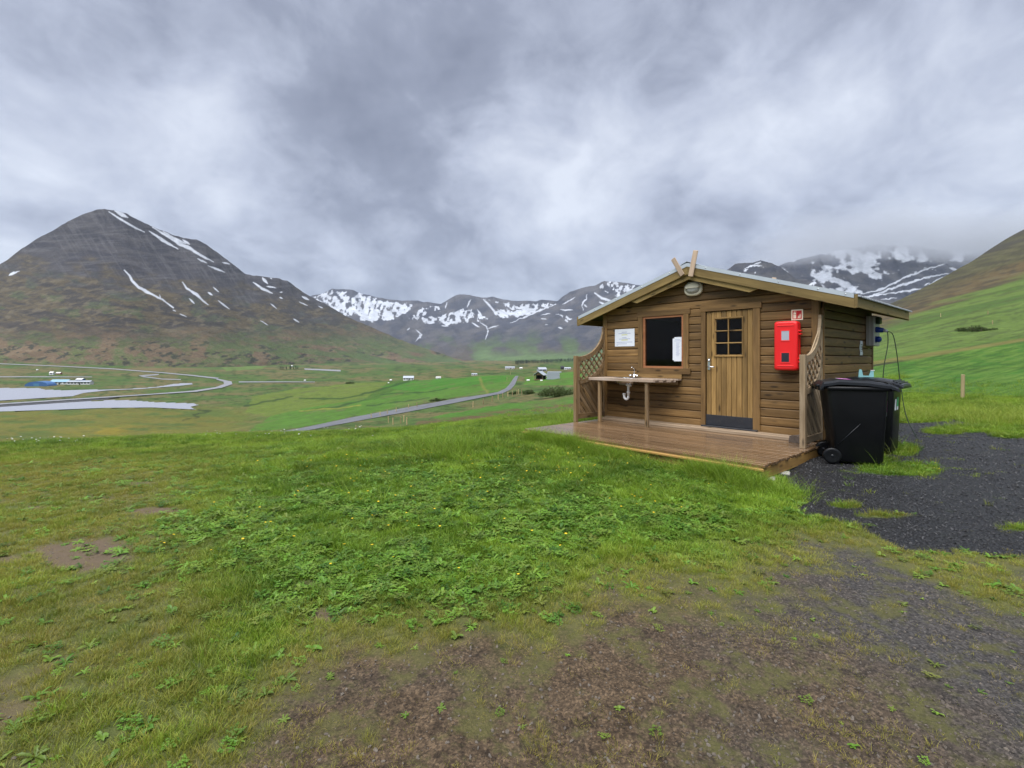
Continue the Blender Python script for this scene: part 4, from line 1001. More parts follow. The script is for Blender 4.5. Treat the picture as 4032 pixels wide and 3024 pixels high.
for k in (1, 2): board('muntin', M['door'], door, (gl[0], -0.0255, gl[2] + (gl[3] - gl[2]) * k / 3), gl[1] - gl[0], 0.02, 0.02)
for i in range(2):
    for j in range(3):
        px0 = gl[0] + (gl[1] - gl[0]) / 2 * i; pz0 = gl[2] + (gl[3] - gl[2]) / 3 * j
        mb = MB(); mb.box(px0 + .004, px0 + (gl[1] - gl[0]) / 2 - .004, -0.014, -0.011, pz0 + .004, pz0 + (gl[3] - gl[2]) / 3 - .004); mb.obj('pane', M['glass'], door)
mb = MB(); mb.box(dx0 - 0.004, dx1 + 0.004, -0.036, -0.029, dz0, dz0 + 0.185, 0.002); mb.obj('kickplate', M['black'], door)
mb = MB(); mb.box(dx0 + 0.028, dx0 + 0.072, -0.034, -0.028, 1.30, 1.50, 0.002); mb.lathe([(0.022, -0.05), (0.022, -0.03)], 16, 'y', (dx0 + 0.05, 0, 1.466)); mb.lathe([(0.011, -0.075), (0.011, -0.03)], 12, 'y', (dx0 + 0.05, 0, 1.355))
mb.tube([(dx0 + 0.045, -0.078, 1.355), (dx0 + 0.10, -0.08, 1.354), (dx0 + 0.175, -0.074, 1.35)], 0.011, 8); mb.obj('handle', M['chrome'], door)
for hz in (0.55, 2.02):
    mb = MB(); mb.lathe([(0.009, 0), (0.009, 0.11)], 10); mb.obj('hinge', M['chrome'], door, (dx1 + 0.008, -0.034, hz))
dt = empty('door_frame'); dt.parent = cabin
for xx, ww in ((dx0 - 0.048, 0.085), (dx1 + 0.066, 0.115)):
    board('jamb_board', M['trim'], dt, (xx, -0.042, 0.27), 2.335 - 0.27, ww, 0.026, rot=(0, -math.pi / 2, 0))
board('head_board', M['trim'], dt, (dx0 - 0.10, -0.044, 2.392), dx1 - dx0 + 0.25, 0.105, 0.028)
mb = MB(); mb.box(dx0 - 0.06, dx1 + 0.10, -0.11, 0.0, 0.292, 0.316, 0.004); mb.obj('threshold', M['black'], dt)
# ledges along the foot of the front wall
board('base_ledge', M['ledge'], cabin, (0.12, -0.08, 0.268), 3.80, 0.045, 0.10)
board('base_ledge', M['ledge'], cabin, (0.12, -0.185, 0.254), 3.72, 0.05, 0.10)

# deck: boards run along the front
deck = onfront('deck', (0, 0), 0); tag(deck, 'wet brown plank deck in front of the cabin', 'deck')
nb = 20; dw = 2.30 / nb; DX0, DX1 = 0.06, W + 0.11
for i in range(nb):
    y = -0.10 - (i + 0.5) * dw
    l0 = DX0 + rs.uniform(-.012, .012); l1 = DX1 + rs.uniform(-.015, .015)
    board('deck_board', M['deck'], deck, (l0, y, ZD - 0.016 + rs.uniform(-.0015, .0015)), l1 - l0, 0.032, dw - 0.007, b=0.004)
mb = MB(); mb.box(0, DX1 - DX0 - 0.02, -0.022, 0.022, -0.14, 0, 0.004); mb.obj('beam', M['beam'], deck, (DX0 + .01, -2.385, ZD - 0.036))
mb = MB(); mb.box(0, DX1 - DX0 + 0.012, -0.022, 0.022, -0.028, 0, 0.004); mb.obj('edge_board', M['beam'], deck, (DX0 + .0, -2.432, ZD - 0.042))
for xx in (DX1 - 0.03, DX0 + 0.03):
    mb = MB(); mb.box(0, 2.28, -0.022, 0.022, -0.14, 0, 0.004); mb.obj('beam', M['beam'], deck, (xx, -2.36, ZD - 0.036), (0, 0, math.pi / 2))
for k in range(5):
    mb = MB(); mb.box(0, 2.2, -0.022, 0.022, -0.14, 0); mb.obj('joist', M['beam'], deck, (0.7 + k * 0.7, -2.34, ZD - 0.036), (0, 0, math.pi / 2))
for (xx, yy) in ((DX1 - 0.05, -2.2), (DX1 - 0.05, -1.75), (DX1 - .05, -1.2), (2.0, -2.3), (0.3, -2.3)):
    x, y = at_cabin(xx, yy); g = gz(x, y); mb = MB(); mb.box(-0.11, 0.11, -0.08, 0.08, g - 0.06, ZD - 0.177, 0.012); mb.obj('footing_block', M['concrete'], deck, (xx, yy, 0), (0, 0, 0.3))

# trellis screens either side of the porch
def trellis(xw, e, mat, label):
    root = onfront('trellis_screen', (xw, 0), ZD); tag(root, label, 'trellis', 'trellis screens at the porch ends')
    # local: y from 0 at the wall to -e at the front post; all heights above the deck
    def up(name, y, z0, z1, w, t):
        board(name, M[mat], root, (0, y, z0), z1 - z0, w, t, rot=(0, -math.pi / 2, 0)).rotation_euler = (0, -math.pi / 2, math.pi / 2)
    up('post', -e, 0.0, 1.325, 0.07, 0.075); up('stile', -e + 0.075, 0.06, 1.30, 0.045, 0.042); up('stile', -0.045, 0.04, 1.88, 0.05, 0.042)
    board('bottom_rail', M[mat], root, (0, -0.02, 0.105), e - 0.04, 0.10, 0.042, rot=(0, 0, -math.pi / 2))
    def arc(z_front, z_wall, n=14, p=2.1):
        pts = []
        for i in range(n + 1):
            a = i / n * math.pi / 2
            yy = -e + 0.06 + (e - 0.10) * math.sin(a); zz = z_front + (z_wall - z_front) * (1 - math.cos(a) ** 1.0)
            pts.append((yy, zz))
        return pts
    up_arc = arc(1.265, 1.93); lo_arc = arc(0.80, 1.36)
    def rail(name, pts, w):
        outl = []; inn = []
        for i, (y, z) in enumerate(pts):
            a = pts[max(i - 1, 0)]; b = pts[min(i + 1, len(pts) - 1)]; d = Vector((b[0] - a[0], b[1] - a[1])).normalized(); nn = Vector((-d.y, d.x))
            outl.append((y + nn.x * w / 2, z + nn.y * w / 2)); inn.append((y - nn.x * w / 2, z - nn.y * w / 2))
        mb = MB(); n = len(pts); v = []
        for xx in (-0.021, 0.021):
            v += [(xx, y, z) for y, z in outl] + [(xx, y, z) for y, z in inn]
        f = []
        for i in range(n - 1):
            f += [(i, i + 1, n + i + 1, n + i), (2 * n + i, 3 * n + i, 3 * n + i + 1, 2 * n + i + 1), (i, 2 * n + i, 2 * n + i + 1, i + 1), (n + i, n + i + 1, 3 * n + i + 1, 3 * n + i)]
        f += [(0, n, 3 * n, 2 * n), (n - 1, 3 * n - 1, 4 * n - 1, 2 * n - 1)]
        mb.add(v, f)
        mb.obj(name, M[mat], root)
    rail('curved_rail', up_arc, 0.095); rail('curved_rail', lo_arc, 0.085)
    Yu = [p[0] for p in up_arc]; Zu = [p[1] for p in up_arc]; Yl = [p[0] for p in lo_arc]; Zl = [p[1] for p in lo_arc]
    # crossed laths between the two curves
    for sgn, xo in ((1, -0.010), (-1, 0.010)):
        for k in range(-12, 26):
            c = k * 0.165; ins = []
            for i in range(241):
                y = -e + 0.07 + (e - 0.13) * i / 240
                z = 1.0 + sgn * (y + e) * 1.0 + c - (0 if sgn > 0 else -0.0)
                if np.interp(y, Yl, Zl) + 0.02 <= z <= np.interp(y, Yu, Zu) - 0.02: ins.append((y, z))
            if len(ins) > 6:
                (ya, za), (yb, zb) = ins[0], ins[-1]; L = math.hypot(yb - ya, zb - za); a = math.atan2(zb - za, yb - ya)
                mb = MB(); mb.box(0, L, -0.008, 0.008, -0.017, 0.017, 0.003)
                o = mb.obj('lath', M[mat], root); o.matrix_local = Matrix.Translation((xo, ya, za)) @ Matrix.Rotation(math.pi / 2, 4, 'Z') @ Matrix.Rotation(-a, 4, 'Y')
    # slanted boards below the lower curve
    for k in range(-6, 20):
        c = k * 0.118; ins = []
        for i in range(241):
            y = -e + 0.09 + (e - 0.15) * i / 240; z = 0.1 - (y + e) * 1.15 + c
            if 0.14 <= z <= np.interp(y, Yl, Zl) - 0.02: ins.append((y, z))
        if len(ins) > 10:
            (ya, za), (yb, zb) = ins[0], ins[-1]; L = math.hypot(yb - ya, zb - za); a = math.atan2(zb - za, yb - ya)
            mb = MB(); mb.box(-0.01, L + 0.01, -0.008, 0.008, -0.0365, 0.0365, 0.003)
            o = mb.obj('slanted_board', M[mat], root); o.matrix_local = Matrix.Translation((0.0, ya, za)) @ Matrix.Rotation(math.pi / 2, 4, 'Z') @ Matrix.Rotation(-a, 4, 'Y')
    return root
trellis(0.035, 0.95, 'trellis', 'brown trellis screen with curved rails beside the wash counter')
trellis(W + 0.02, 0.80, 'trellis_pale', 'greyer weathered trellis screen with curved rails beside the black bins')

# wash counter
wc = onfront('wash_counter', (0.1, 0), ZD); tag(wc, 'weathered wooden wash counter with steel sink and white drain trap', 'counter')
H = 0.89
top = [(0.02, -0.035), (1.73, -0.035), (1.73, -0.20), (1.52, -0.60), (0.02, -0.60)]
hole = (0.52, 0.98, -0.52, -0.18)
for i, (ya, yb) in enumerate(((-0.035, -0.175), (-0.178, -0.318), (-0.321, -0.461), (-0.464, -0.598))):
    xe = 1.73 if i < 1 else (1.73 - (abs((ya + yb) / 2) - 0.20) * 0.52 if abs((ya + yb) / 2) > .2 else 1.73)
    segs = [(0.02, xe)] if i in (0,) else [(0.02, hole[0]), (hole[1], xe)]
    if i == 3: segs = [(0.02, xe)]
    for a, b in segs: board('counter_board', M['counter'], wc, (a, (ya + yb) / 2, H - 0.015), b - a, 0.03, yb and abs(yb - ya), b=0.003)
board('front_edge', M['counter'], wc, (-0.01, -0.612, H - 0.028), 1.50, 0.058, 0.028)
o = board('front_edge', M['counter'], wc, (1.49, -0.612, H - 0.028), 0.45, 0.058, 0.028); o.rotation_euler = (0, 0, math.atan2(0.40, 0.22))
board('splash_board', M['splash'], wc, (0.02, -0.046, H + 0.062), 1.72, 0.12, 0.026)
for xx in (0.235, 1.33):
    board('leg', M['trellis'], wc, (xx, -0.565, 0.0), H - 0.032, 0.062, 0.06, rot=(0, -math.pi / 2, 0))
board('bearer', M['trellis'], wc, (0.03, -0.10, H - 0.07), 1.65, 0.07, 0.04)
sink = MB(); cx, cy2 = 0.75, -0.35
def rrect(hx, hy, r, n=6):
    pts = []
    for sx, sy, a0 in ((1, 1, 0), (-1, 1, 90), (-1, -1, 180), (1, -1, 270)):
        for k in range(n + 1):
            a = math.radians(a0 + 90 * k / n); pts.append((sx * (hx - r) + r * math.cos(a), sy * (hy - r) + r * math.sin(a)))
    return pts
def loft(mb, rings, smooth=True, cap0=True, cap1=True):
    n = len(rings[0]); v = [p for r in rings for p in r]; f = []
    for k in range(len(rings) - 1):
        for i in range(n):
            j = (i + 1) % n; f.append((k * n + i, k * n + j, (k + 1) * n + j, (k + 1) * n + i))
    mb.add(v, f, smooth)
    caps = []
    if cap0: caps.append(tuple(range(n - 1, -1, -1)))
    if cap1: caps.append(tuple((len(rings) - 1) * n + i for i in range(n)))
    if caps: mb.add(v, caps)
    return mb
sk = [(0.23, 0.17, 0.05, H + 0.003), (0.215, 0.155, 0.05, H + 0.003), (0.205, 0.145, 0.05, H - 0.06), (0.17, 0.11, 0.06, H - 0.125)]
loft(sink, [[(cx + a, cy2 + b, z) for a, b in rrect(hx, hy, r)] for hx, hy, r, z in sk], cap0=False)
so = sink.obj('sink', M['chrome'], wc); md = so.modifiers.new('thick', 'SOLIDIFY'); md.thickness = 0.004
tap = MB(); tx, ty = 0.74, -0.115
tap.lathe([(0.03, 0), (0.03, 0.02), (0.02, 0.03), (0.018, 0.07)], 14, 'z', (tx, ty, H)); tap.tube([(tx - 0.075, ty - .01, H + 0.045), (tx, ty, H + 0.055), (tx + 0.075, ty - .01, H + 0.045)], 0.013, 8)
tap.tube([(tx, ty, H + 0.06), (tx + 0.002, ty, H + 0.17), (tx + 0.003, ty - 0.015, H + 0.205), (tx + .003, ty - 0.07, H + 0.215), (tx + .003, ty - 0.10, H + 0.195)], 0.0095, 8)
tap.lathe([(0.024, 0), (0.026, 0.02), (0.012, 0.04)], 10, 'z', (tx - 0.082, ty - 0.012, H + 0.022)); tap.lathe([(0.024, 0), (0.026, 0.02), (0.012, 0.04)], 10, 'z', (tx + 0.082, ty - 0.012, H + 0.022))
tap.obj('faucet', M['chrome'], wc)
tr = MB(); qx, qy = cx + 0.02, cy2
tr.lathe([(0.05, 0), (0.052, 0.02), (0.035, 0.03)][::-1], 16, 'z', (qx, qy, H - 0.155)); tr.tube([(qx, qy, H - 0.13), (qx, qy, H - 0.36)], 0.024, 12); tr.lathe([(0.034, 0), (0.034, 0.035)], 12, 'z', (qx, qy, H - 0.30))
arcp = [(qx - 0.05 + 0.05 * math.cos(a), qy, H - 0.36 - 0.06 * math.sin(a)) for a in np.linspace(0, math.pi, 9)]
tr.tube(arcp + [(qx - 0.10, qy, H - 0.33)], 0.024, 12); tr.lathe([(0.033, 0), (0.033, 0.03)], 12, 'z', (qx - 0.10, qy, H - 0.335)); tr.tube([(qx, qy, H - 0.15), (qx + 0.06, qy + 0.01, H - 0.15)], 0.018, 8)
tr.obj('drain_trap', M['white'], wc)

# things on the front wall
def lines_on(root, rows, y, depth=0.0008):
    for (x0, x1, z, h, mk) in rows:
        mb = MB(); mb.box(x0, x1, y - depth, y, z - h / 2, z + h / 2); mb.obj('text_line', M[mk], root)
nt = onfront('paper_notice', (0.311, -0.0), 1.752); tag(nt, 'white landscape notice with yellow marked lines pinned left of the window', 'notice')
mb = MB(); mb.box(0, 0.482, -0.0325, -0.0305, 0, 0.355); mb.obj('sheet', M['paper'], nt)
lines_on(nt, [(0.17, 0.30, 0.292, 0.009, 'ink'), (0.09, 0.39, 0.264, 0.007, 'ink'), (0.17, 0.31, 0.236, 0.013, 'inkyellow'), (0.18, 0.29, 0.178, 0.008, 'ink'), (0.10, 0.38, 0.152, 0.008, 'ink'), (0.165, 0.32, 0.130, 0.013, 'inkyellow'), (0.04, 0.43, 0.086, 0.007, 'ink'), (0.04, 0.30, 0.052, 0.007, 'ink'), (0.04, 0.08, 0.027, 0.006, 'ink')], -0.0326)
nt = onfront('paper_notice', (1.625, 0.0), 1.45); tag(nt, 'white portrait notice stuck inside the lower right of the window', 'notice')
mb = MB(); mb.poly([(0.03, 0), (0.19, 0), (0.19, 0.02), (0.225, 0.02), (0.225, 0.43), (0.20, 0.43), (0.20, 0.455), (0.04, 0.455), (0.04, 0.43), (0.005, 0.43), (0.005, 0.02), (0.03, 0.02)], 0.0015); o = mb.obj('sheet', M['paper'], nt, (0, -0.0105, 0))
lines_on(nt, [(0.06, 0.16, 0.405, 0.006, 'ink'), (0.04, 0.19, 0.382, 0.005, 'ink')] + [(0.07 + .01 * (k % 2), 0.15 - .01 * (k % 3), 0.345 - 0.022 * k, 0.005, 'ink') for k in range(12)], -0.0106)
# wall lamp
lp = onfront('wall_lamp', (WC + 0.02, -0.028), 2.775); tag(lp, 'oval cream bulkhead lamp under the gable peak', 'lamp')
def oval(a, b, n=40, e=2.6):
    return [(math.copysign(abs(math.cos(t)) ** (2 / e), math.cos(t)) * a, math.copysign(abs(math.sin(t)) ** (2 / e), math.sin(t)) * b) for t in [2 * math.pi * k / n for k in range(n)]]
mb = MB(); loft(mb, [[(x, y, z) for x, z in oval(a, b)] for a, b, y in ((0.172, 0.128, 0.0), (0.178, 0.134, -0.03), (0.168, 0.124, -0.055), (0.140, 0.096, -0.058))]); mb.obj('housing', M['cream'], lp)
mb = MB(); loft(mb, [[(x, y, z) for x, z in oval(a, b)] for a, b, y in ((0.139, 0.095, -0.05), (0.125, 0.082, -0.075), (0.08, 0.05, -0.088))]); mb.obj('glass', M['lampglass'], lp)
mb = MB(); hood = [(x, z) for x, z in oval(0.150, 0.106) if z >= -0.001]; hood = sorted(set(hood), key=lambda p: -p[0])
loft(mb, [[(x * s, y, z * s + 0.006) for x, z in hood] for s, y in ((1.0, -0.052), (0.97, -0.085), (0.80, -0.10))]); mb.obj('hood', M['cream'], lp)
# fire sign
sg = onfront('fire_sign', (W - 0.396, 0), 2.103); tag(sg, 'red and cream fire extinguisher sign above the red cabinet', 'sign')
mb = MB(); mb.box(0, 0.168, -0.036, -0.031, 0, 0.168, 0.001); mb.obj('plate', M['signcream'], sg)
mb = MB(); mb.box(0.018, 0.150, -0.0375, -0.0362, 0.018, 0.150); mb.obj('red_field', M['signred'], sg)
mb = MB(); yy = -0.0376
for pts in ([(0.030, 0.028), (0.072, 0.028), (0.072, 0.088), (0.030, 0.088)], [(0.030, 0.094), (0.072, 0.094), (0.070, 0.112), (0.060, 0.120), (0.040, 0.120), (0.031, 0.110)], [(0.036, 0.123), (0.076, 0.126), (0.074, 0.134), (0.054, 0.134), (0.046, 0.141), (0.030, 0.128)]):
    mb.v, k = mb.v, len(mb.v); mb.add([(x, yy - 0.0005, z) for x, z in pts], [tuple(range(len(pts)))])
mb.obj('extinguisher_symbol', M['signcream'], sg)
mb = MB()
for ox, s in ((0.088, 1.0), (0.102, 1.25), (0.118, 1.45)):
    pts = [(ox, 0.030), (ox + 0.014, 0.030), (ox + 0.020, 0.05 * s + 0.01), (ox + 0.012, 0.065 * s), (ox + 0.021, 0.085 * s - .005), (ox + 0.006, 0.062 * s), (ox + 0.011, 0.05 * s)]
    mb.add([(min(x, 0.146), yy - 0.0005, z) for x, z in pts], [tuple(range(len(pts)))])
mb.obj('flame_symbol', M['signcream'], sg)
# red extinguisher cabinet
fc = onfront('extinguisher_cabinet', (W - 0.592, -0.03), 1.318); tag(fc, 'red plastic fire extinguisher cabinet on the wall right of the door', 'cabinet')
fw, fh = 0.337, 0.765
def rr_xz(x0, x1, z0, z1, r, n=5):
    cx_, cz_ = (x0 + x1) / 2, (z0 + z1) / 2
    return [(cx_ + a, cz_ + b) for a, b in rrect((x1 - x0) / 2, (z1 - z0) / 2, r, n)]
mb = MB(); loft(mb, [[(x, y, z) for x, z in rr_xz(i, fw - i, i, fh - i, 0.045)] for i, y in ((0.012, 0.0), (0.0, -0.02), (0.0, -0.085), (0.012, -0.095))]); mb.obj('body', M['red'], fc)
dr = MB(); loft(dr, [[(x, y, z) for x, z in rr_xz(i, fw - i, i, fh - i, 0.045)] for i, y in ((0.006, -0.097), (-0.002, -0.105), (-0.002, -0.155), (0.012, -0.172), (0.03, -0.176))]); dro = dr.obj('cover', M['red'], fc)
for (za, zb, mk) in ((0.455, 0.63, 'windowgrey'), (0.115, 0.285, 'windowdark')):
    mb = MB(); xa, xb = 0.098, 0.238
    mb.box(xa, xb, -0.181, -0.176, za, za + 0.014); mb.box(xa, xb, -0.181, -0.176, zb - 0.014, zb); mb.box(xa, xa + 0.014, -0.181, -0.176, za + .014, zb - .014); mb.box(xb - 0.014, xb, -0.181, -0.176, za + .014, zb - .014); mb.obj('window_rim', M['redline'], dro)
    mb = MB(); mb.box(xa + 0.0145, xb - 0.0145, -0.1785, -0.176, za + .0145, zb - .0145); mb.obj('window_pane', M[mk], dro)
for z in (0.058, 0.69):
    mb = MB(); mb.box(0.05, fw - 0.05, -0.183, -0.175, z, z + 0.018, 0.003); mb.obj('ridge', M['redline'], dro)
for z in (0.12, 0.55):
    for dz in (0, 0.05):
        mb = MB(); mb.box(fw - 0.012, fw + 0.042, -0.14, -0.075, z + dz, z + dz + 0.022, 0.004); mb.obj('latch', M['red'], fc)
    mb = MB(); mb.box(-0.014, 0.004, -0.12, -0.09, z, z + 0.05, 0.004); mb.obj('hinge', M['black'], fc)
# grey-brown rounded block on the deck by the right screen
bk = onfront('door_wedge', (3.93, -0.34), ZD); tag(bk, 'grey-brown rounded wooden wedge lying on the deck at the right screen', 'wedge')
mb = MB(); prof = [(-0.10, 0.0), (-0.10, 0.05), (-0.075, 0.085), (-0.02, 0.105), (0.06, 0.11), (0.10, 0.095), (0.115, 0.0)]
mb.prism([(y, z) for y, z in prof], -0.09, 0.09); mb.obj('block', wood('grey_wedge_wood', (0.06, 0.045, 0.035), (0.13, 0.10, 0.08), 0.7), bk, (0, 0, 0.002), (0, 0, 1.3))
# power post box on the right side wall
pb = onfront('power_box', (W + 0.030, 2.42), 1.735); tag(pb, 'grey electric hook-up box with blue sockets on the right side wall', 'power box')
mb = MB(); mb.box(0.0, 0.125, 0, 0.42, 0, 0.555, 0.008); mb.obj('housing', M['boxgrey'], pb)
mb = MB(); mb.box(0.062, 0.068, -0.003, 0.001, 0.01, 0.54); mb.obj('seam', M['white'], pb)
mb = MB(); mb.box(0.126, 0.20, 0.10, 0.24, 0.40, 0.53, 0.015); mb.obj('switch_cover', M['darkgreen'], pb)
mb = MB(); mb.tube([(0.12, 0.14, 0.30), (0.17, 0.14, 0.295), (0.24, 0.14, 0.28)], [0.055, 0.052, 0.04], 16); mb.obj('plug', M['blue'], pb)
mb = MB(); mb.tube([(0.24, 0.14, 0.281), (0.30, 0.14, 0.262)], [0.032, 0.022], 12); mb.obj('plug_sleeve', M['white'], pb)
mb = MB(); mb.lathe([(0.062, 0.125), (0.062, 0.135)], 18, 'x', (0, 0.14, 0.12)); mb.lathe([(0.054, 0.135), (0.056, 0.175), (0.04, 0.205), (0.012, 0.215)], 18, 'x', (0, 0.14, 0.12)); mb.obj('socket_cap', M['blue'], pb)
nt = onfront('paper_notice', (W + 0.030, 2.02), 1.56); tag(nt, 'small white notice strip taped to the side wall beside the power box', 'notice')
mb = MB(); v = []
for k in range(9):
    z = 0.26 * k / 8; v += [(0.002 + 0.006 * math.sin(k * 1.1), 0, z), (0.002 + 0.006 * math.sin(k * 1.1 + .5), 0.17, z)]
mb.add(v, [(2 * k, 2 * k + 1, 2 * k + 3, 2 * k + 2) for k in range(8)]); mb.obj('sheet', M['paper'], nt)
for k in range(5):
    mb = MB(); mb.box(0.0095, 0.0105, 0.03, 0.13, 0.07 + .03 * k, 0.078 + .03 * k); mb.obj('text_line', M['inkblack'], nt)
# cables hanging from the plug to the gravel
px_, py_ = at_cabin(W + 0.03 + 0.30, 2.56)
cb = MB()
def sag(pts, n=10):
    P = [Vector(p) for p in pts]; out = []
    for i in range(len(P) - 1):
        p0 = P[max(i - 1, 0)]; p1 = P[i]; p2 = P[i + 1]; p3 = P[min(i + 2, len(P) - 1)]
        for k in range(n):
            t = k / n; out.append(0.5 * ((2 * p1) + (p2 - p0) * t + (2 * p0 - 5 * p1 + 4 * p2 - p3) * t * t + (3 * p1 - p0 - 3 * p2 + p3) * t ** 3))
    return out + [P[-1]]
e1 = (6.35, 7.85); e2 = (5.95, 8.15)
cb.tube(sag([(px_, py_, 1.995), (px_ + 0.06, py_ - 0.05, 1.93), (px_ + 0.09, py_ - 0.10, 1.6), (px_ + 0.12, py_ - .14, 1.1), (px_ + 0.10, py_ - 0.3, 0.5), (px_ + .15, py_ - .5, gz(px_ + .15, py_ - .5) + 0.012)]), 0.0075, 6)
cb.tube(sag([(px_, py_, 1.99), (px_ - 0.04, py_ - 0.06, 1.75), (px_ - 0.22, py_ - 0.2, 1.3), (px_ - 0.32, py_ - .3, 0.7), (px_ - .34, py_ - .32, gz(px_ - .34, py_ - .32) + 0.01)]), 0.0075, 6)
tag(cb.obj('power_cable', M['cable']), 'dark green power cable looping down from the blue plug to the gravel', 'cable')

# ------------------------------------------------------------------ wheelie bins
def bin_(loc, rz, label, stickers):
    g = gz(*loc); root = empty('wheelie_bin', (loc[0], loc[1], g), rz); root.scale = (1.08, 1.05, 1.05); tag(root, label, 'bin', 'black wheelie bins beside the cabin')
    def ring(hx, hy, z, ox=0.0, r=0.05): return [(ox + a, b, z) for a, b in rrect(hx, hy, r, 4)]
    mb = MB(); loft(mb, [ring(0.235, 0.215, 0.025, 0.03), ring(0.255, 0.228, 0.06, 0.025), ring(0.318, 0.268, 0.90, -0.005), ring(0.318, 0.268, 0.93, -0.005)])
    loft(mb, [ring(0.318, 0.268, 0.93, -0.005), ring(0.352, 0.288, 0.935, 0.005), ring(0.352, 0.288, 0.985, 0.005), ring(0.33, 0.27, 0.99, 0.005)], cap0=False)
    # wheel housing ribs at the back and a slanted stiffener on both sides
    mb.obj('body', M['binblack'], root)
    for sy in (-1, 1):
        m2 = MB(); m2.tube([(-0.20, sy * 0.236, 0.24), (0.03, sy * 0.258, 0.52)], [0.008, 0.004], 6); m2.obj('rib', M['bingrey'], root)
    m2 = MB(); v = []
    lid = [(-0.40, 0.995), (-0.36, 1.045), (-0.20, 1.075), (0.10, 1.062), (0.28, 1.035), (0.335, 1.03), (0.345, 1.018), (0.375, 1.012), (0.385, 1.0), (0.41, 0.992), (0.42, 0.965)]
    rings = []
    for k, (x, z) in enumerate(lid):
        w = 0.262 if 0 < k < 5 else 0.25
        rings.append([(x, -0.302, z - 0.062 if k < 10 else z - 0.02), (x, -0.300, z - 0.03), (x, -w, z - 0.006), (x, -0.12, z + 0.002), (x, 0.12, z + 0.002), (x, w, z - 0.006), (x, 0.300, z - 0.03), (x, 0.302, z - 0.062 if k < 10 else z - 0.02)])
    n = 8; v = [p for r in rings for p in r]; f = [(k * n + i, k * n + i + 1, (k + 1) * n + i + 1, (k + 1) * n + i) for k in range(len(rings) - 1) for i in range(n - 1)]
    f += [tuple(range(n)), tuple((len(rings) - 1) * n + i for i in range(n))[::-1]]
    f += [(k * n, (k + 1) * n, (k + 1) * n + n - 1, k * n + n - 1) for k in range(len(rings) - 1)]
    m2.add(v, f); lo = m2.obj('lid', M['bingrey'], root)
    for k in range(3):
        m2 = MB(); m2.box(0.30 + 0.035 * k, 0.315 + 0.035 * k, -0.25, 0.25, 1.005 - 0.012 * k, 1.046 - 0.014 * k, 0.005); m2.obj('lid_rib', M['binblack'], lo)
    m2 = MB(); m2.tube([(-0.40, -0.22, 0.985), (-0.40, 0.22, 0.985)], 0.018, 10)
    for yy in (-0.21, 0.0, 0.21): m2.box(-0.41, -0.31, yy - 0.015, yy + 0.015, 0.93, 1.0)
    m2.obj('handle', M['binblack'], root)
    for sy in (-1, 1):
        wl = empty('wheel'); wl.parent = root; wl.location = (-0.27, sy * 0.268, 0.1)
        m2 = MB(); m2.lathe([(0.072, -0.022), (0.095, -0.024), (0.1, -0.016), (0.1, 0.016), (0.095, 0.024), (0.072, 0.022)], 28, 'y'); m2.obj('tyre', M['binblack'], wl)
        m2 = MB(); m2.lathe([(0.014, -0.027), (0.02, -0.02), (0.05, -0.013), (0.072, -0.021), (0.072, 0.021), (0.05, 0.013), (0.02, 0.02), (0.014, 0.027)], 24, 'y'); m2.obj('rim', M['bingrey'], wl)
    m2 = MB(); m2.tube([(-0.27, -0.26, 0.1), (-0.27, 0.26, 0.1)], 0.012, 8); m2.obj('axle', M['chrome'], root)
    for (kind, a) in stickers:
        if kind == 'lid':
            m2 = MB(); m2.add([(a[0], -0.11, 1.066), (a[0] + 0.13, -0.11, 1.058), (a[0] + 0.13, 0.10, 1.058), (a[0], 0.10, 1.066)], [(0, 1, 2, 3)]); s_ = m2.obj('sticker', M[a[1]], root, (0, 0, 0.012))
            m2 = MB(); m2.add([(a[0], 0.10, 1.066), (a[0] + 0.13, 0.10, 1.058), (a[0] + 0.13, 0.16, 1.058), (a[0], 0.16, 1.066)], [(0, 1, 2, 3)]); m2.obj('sticker', M['paper'], root, (0, 0, 0.012))
        else:
            y0, mk, z0, z1 = a; fx = lambda z: 0.285 + (z - 0.06) * 0.0395 + 0.0045 - 0.005
            for za, zb, mm in ((z0 + 0.05, z1, mk), (z0, z0 + 0.05, 'paper')):
                m2 = MB(); m2.add([(fx(za), y0, za), (fx(za), y0 + 0.09, za), (fx(zb), y0 + 0.09, zb), (fx(zb), y0, zb)], [(0, 1, 2, 3)]); m2.obj('sticker', M[mm], root, (0.004, 0, 0))
    return root
bin_((4.67, 6.83), math.radians(-22), 'nearer black wheelie bin with a pink sticker on its lid', [('lid', (-0.16, 'pink')), ('front', (-0.20, 'pink', 0.62, 0.82))])
bin_((5.54, 7.69), math.radians(-48), 'farther black wheelie bin with green and white stickers on its front', [('front', (-0.06, 'green_sticker', 0.62, 0.80)), ('front', (-0.19, 'paper', 0.62, 0.78))])
# pale teal caddy on the farther lid
tb = empty('plastic_caddy', (5.50, 7.74, gz(5.54, 7.69) + 1.128), math.radians(-30)); tb.scale = (.68, .68, .68); tag(tb, 'pale teal plastic bottle caddy standing on the farther bin lid', 'caddy')
mb = MB(); mb.poly([(-0.14, 0), (0.15, 0), (0.145, 0.14), (0.09, 0.145), (0.06, 0.03), (-0.05, 0.03), (-0.075, 0.16), (-0.10, 0.175), (-0.13, 0.16)], 0.07); mb.obj('body', M['teal'], tb, (0, -0.035, 0))
mb = MB(); mb.box(0.085, 0.165, -0.045, 0.05, 0.145, 0.158, 0.004); mb.obj('rim', M['white'], tb)

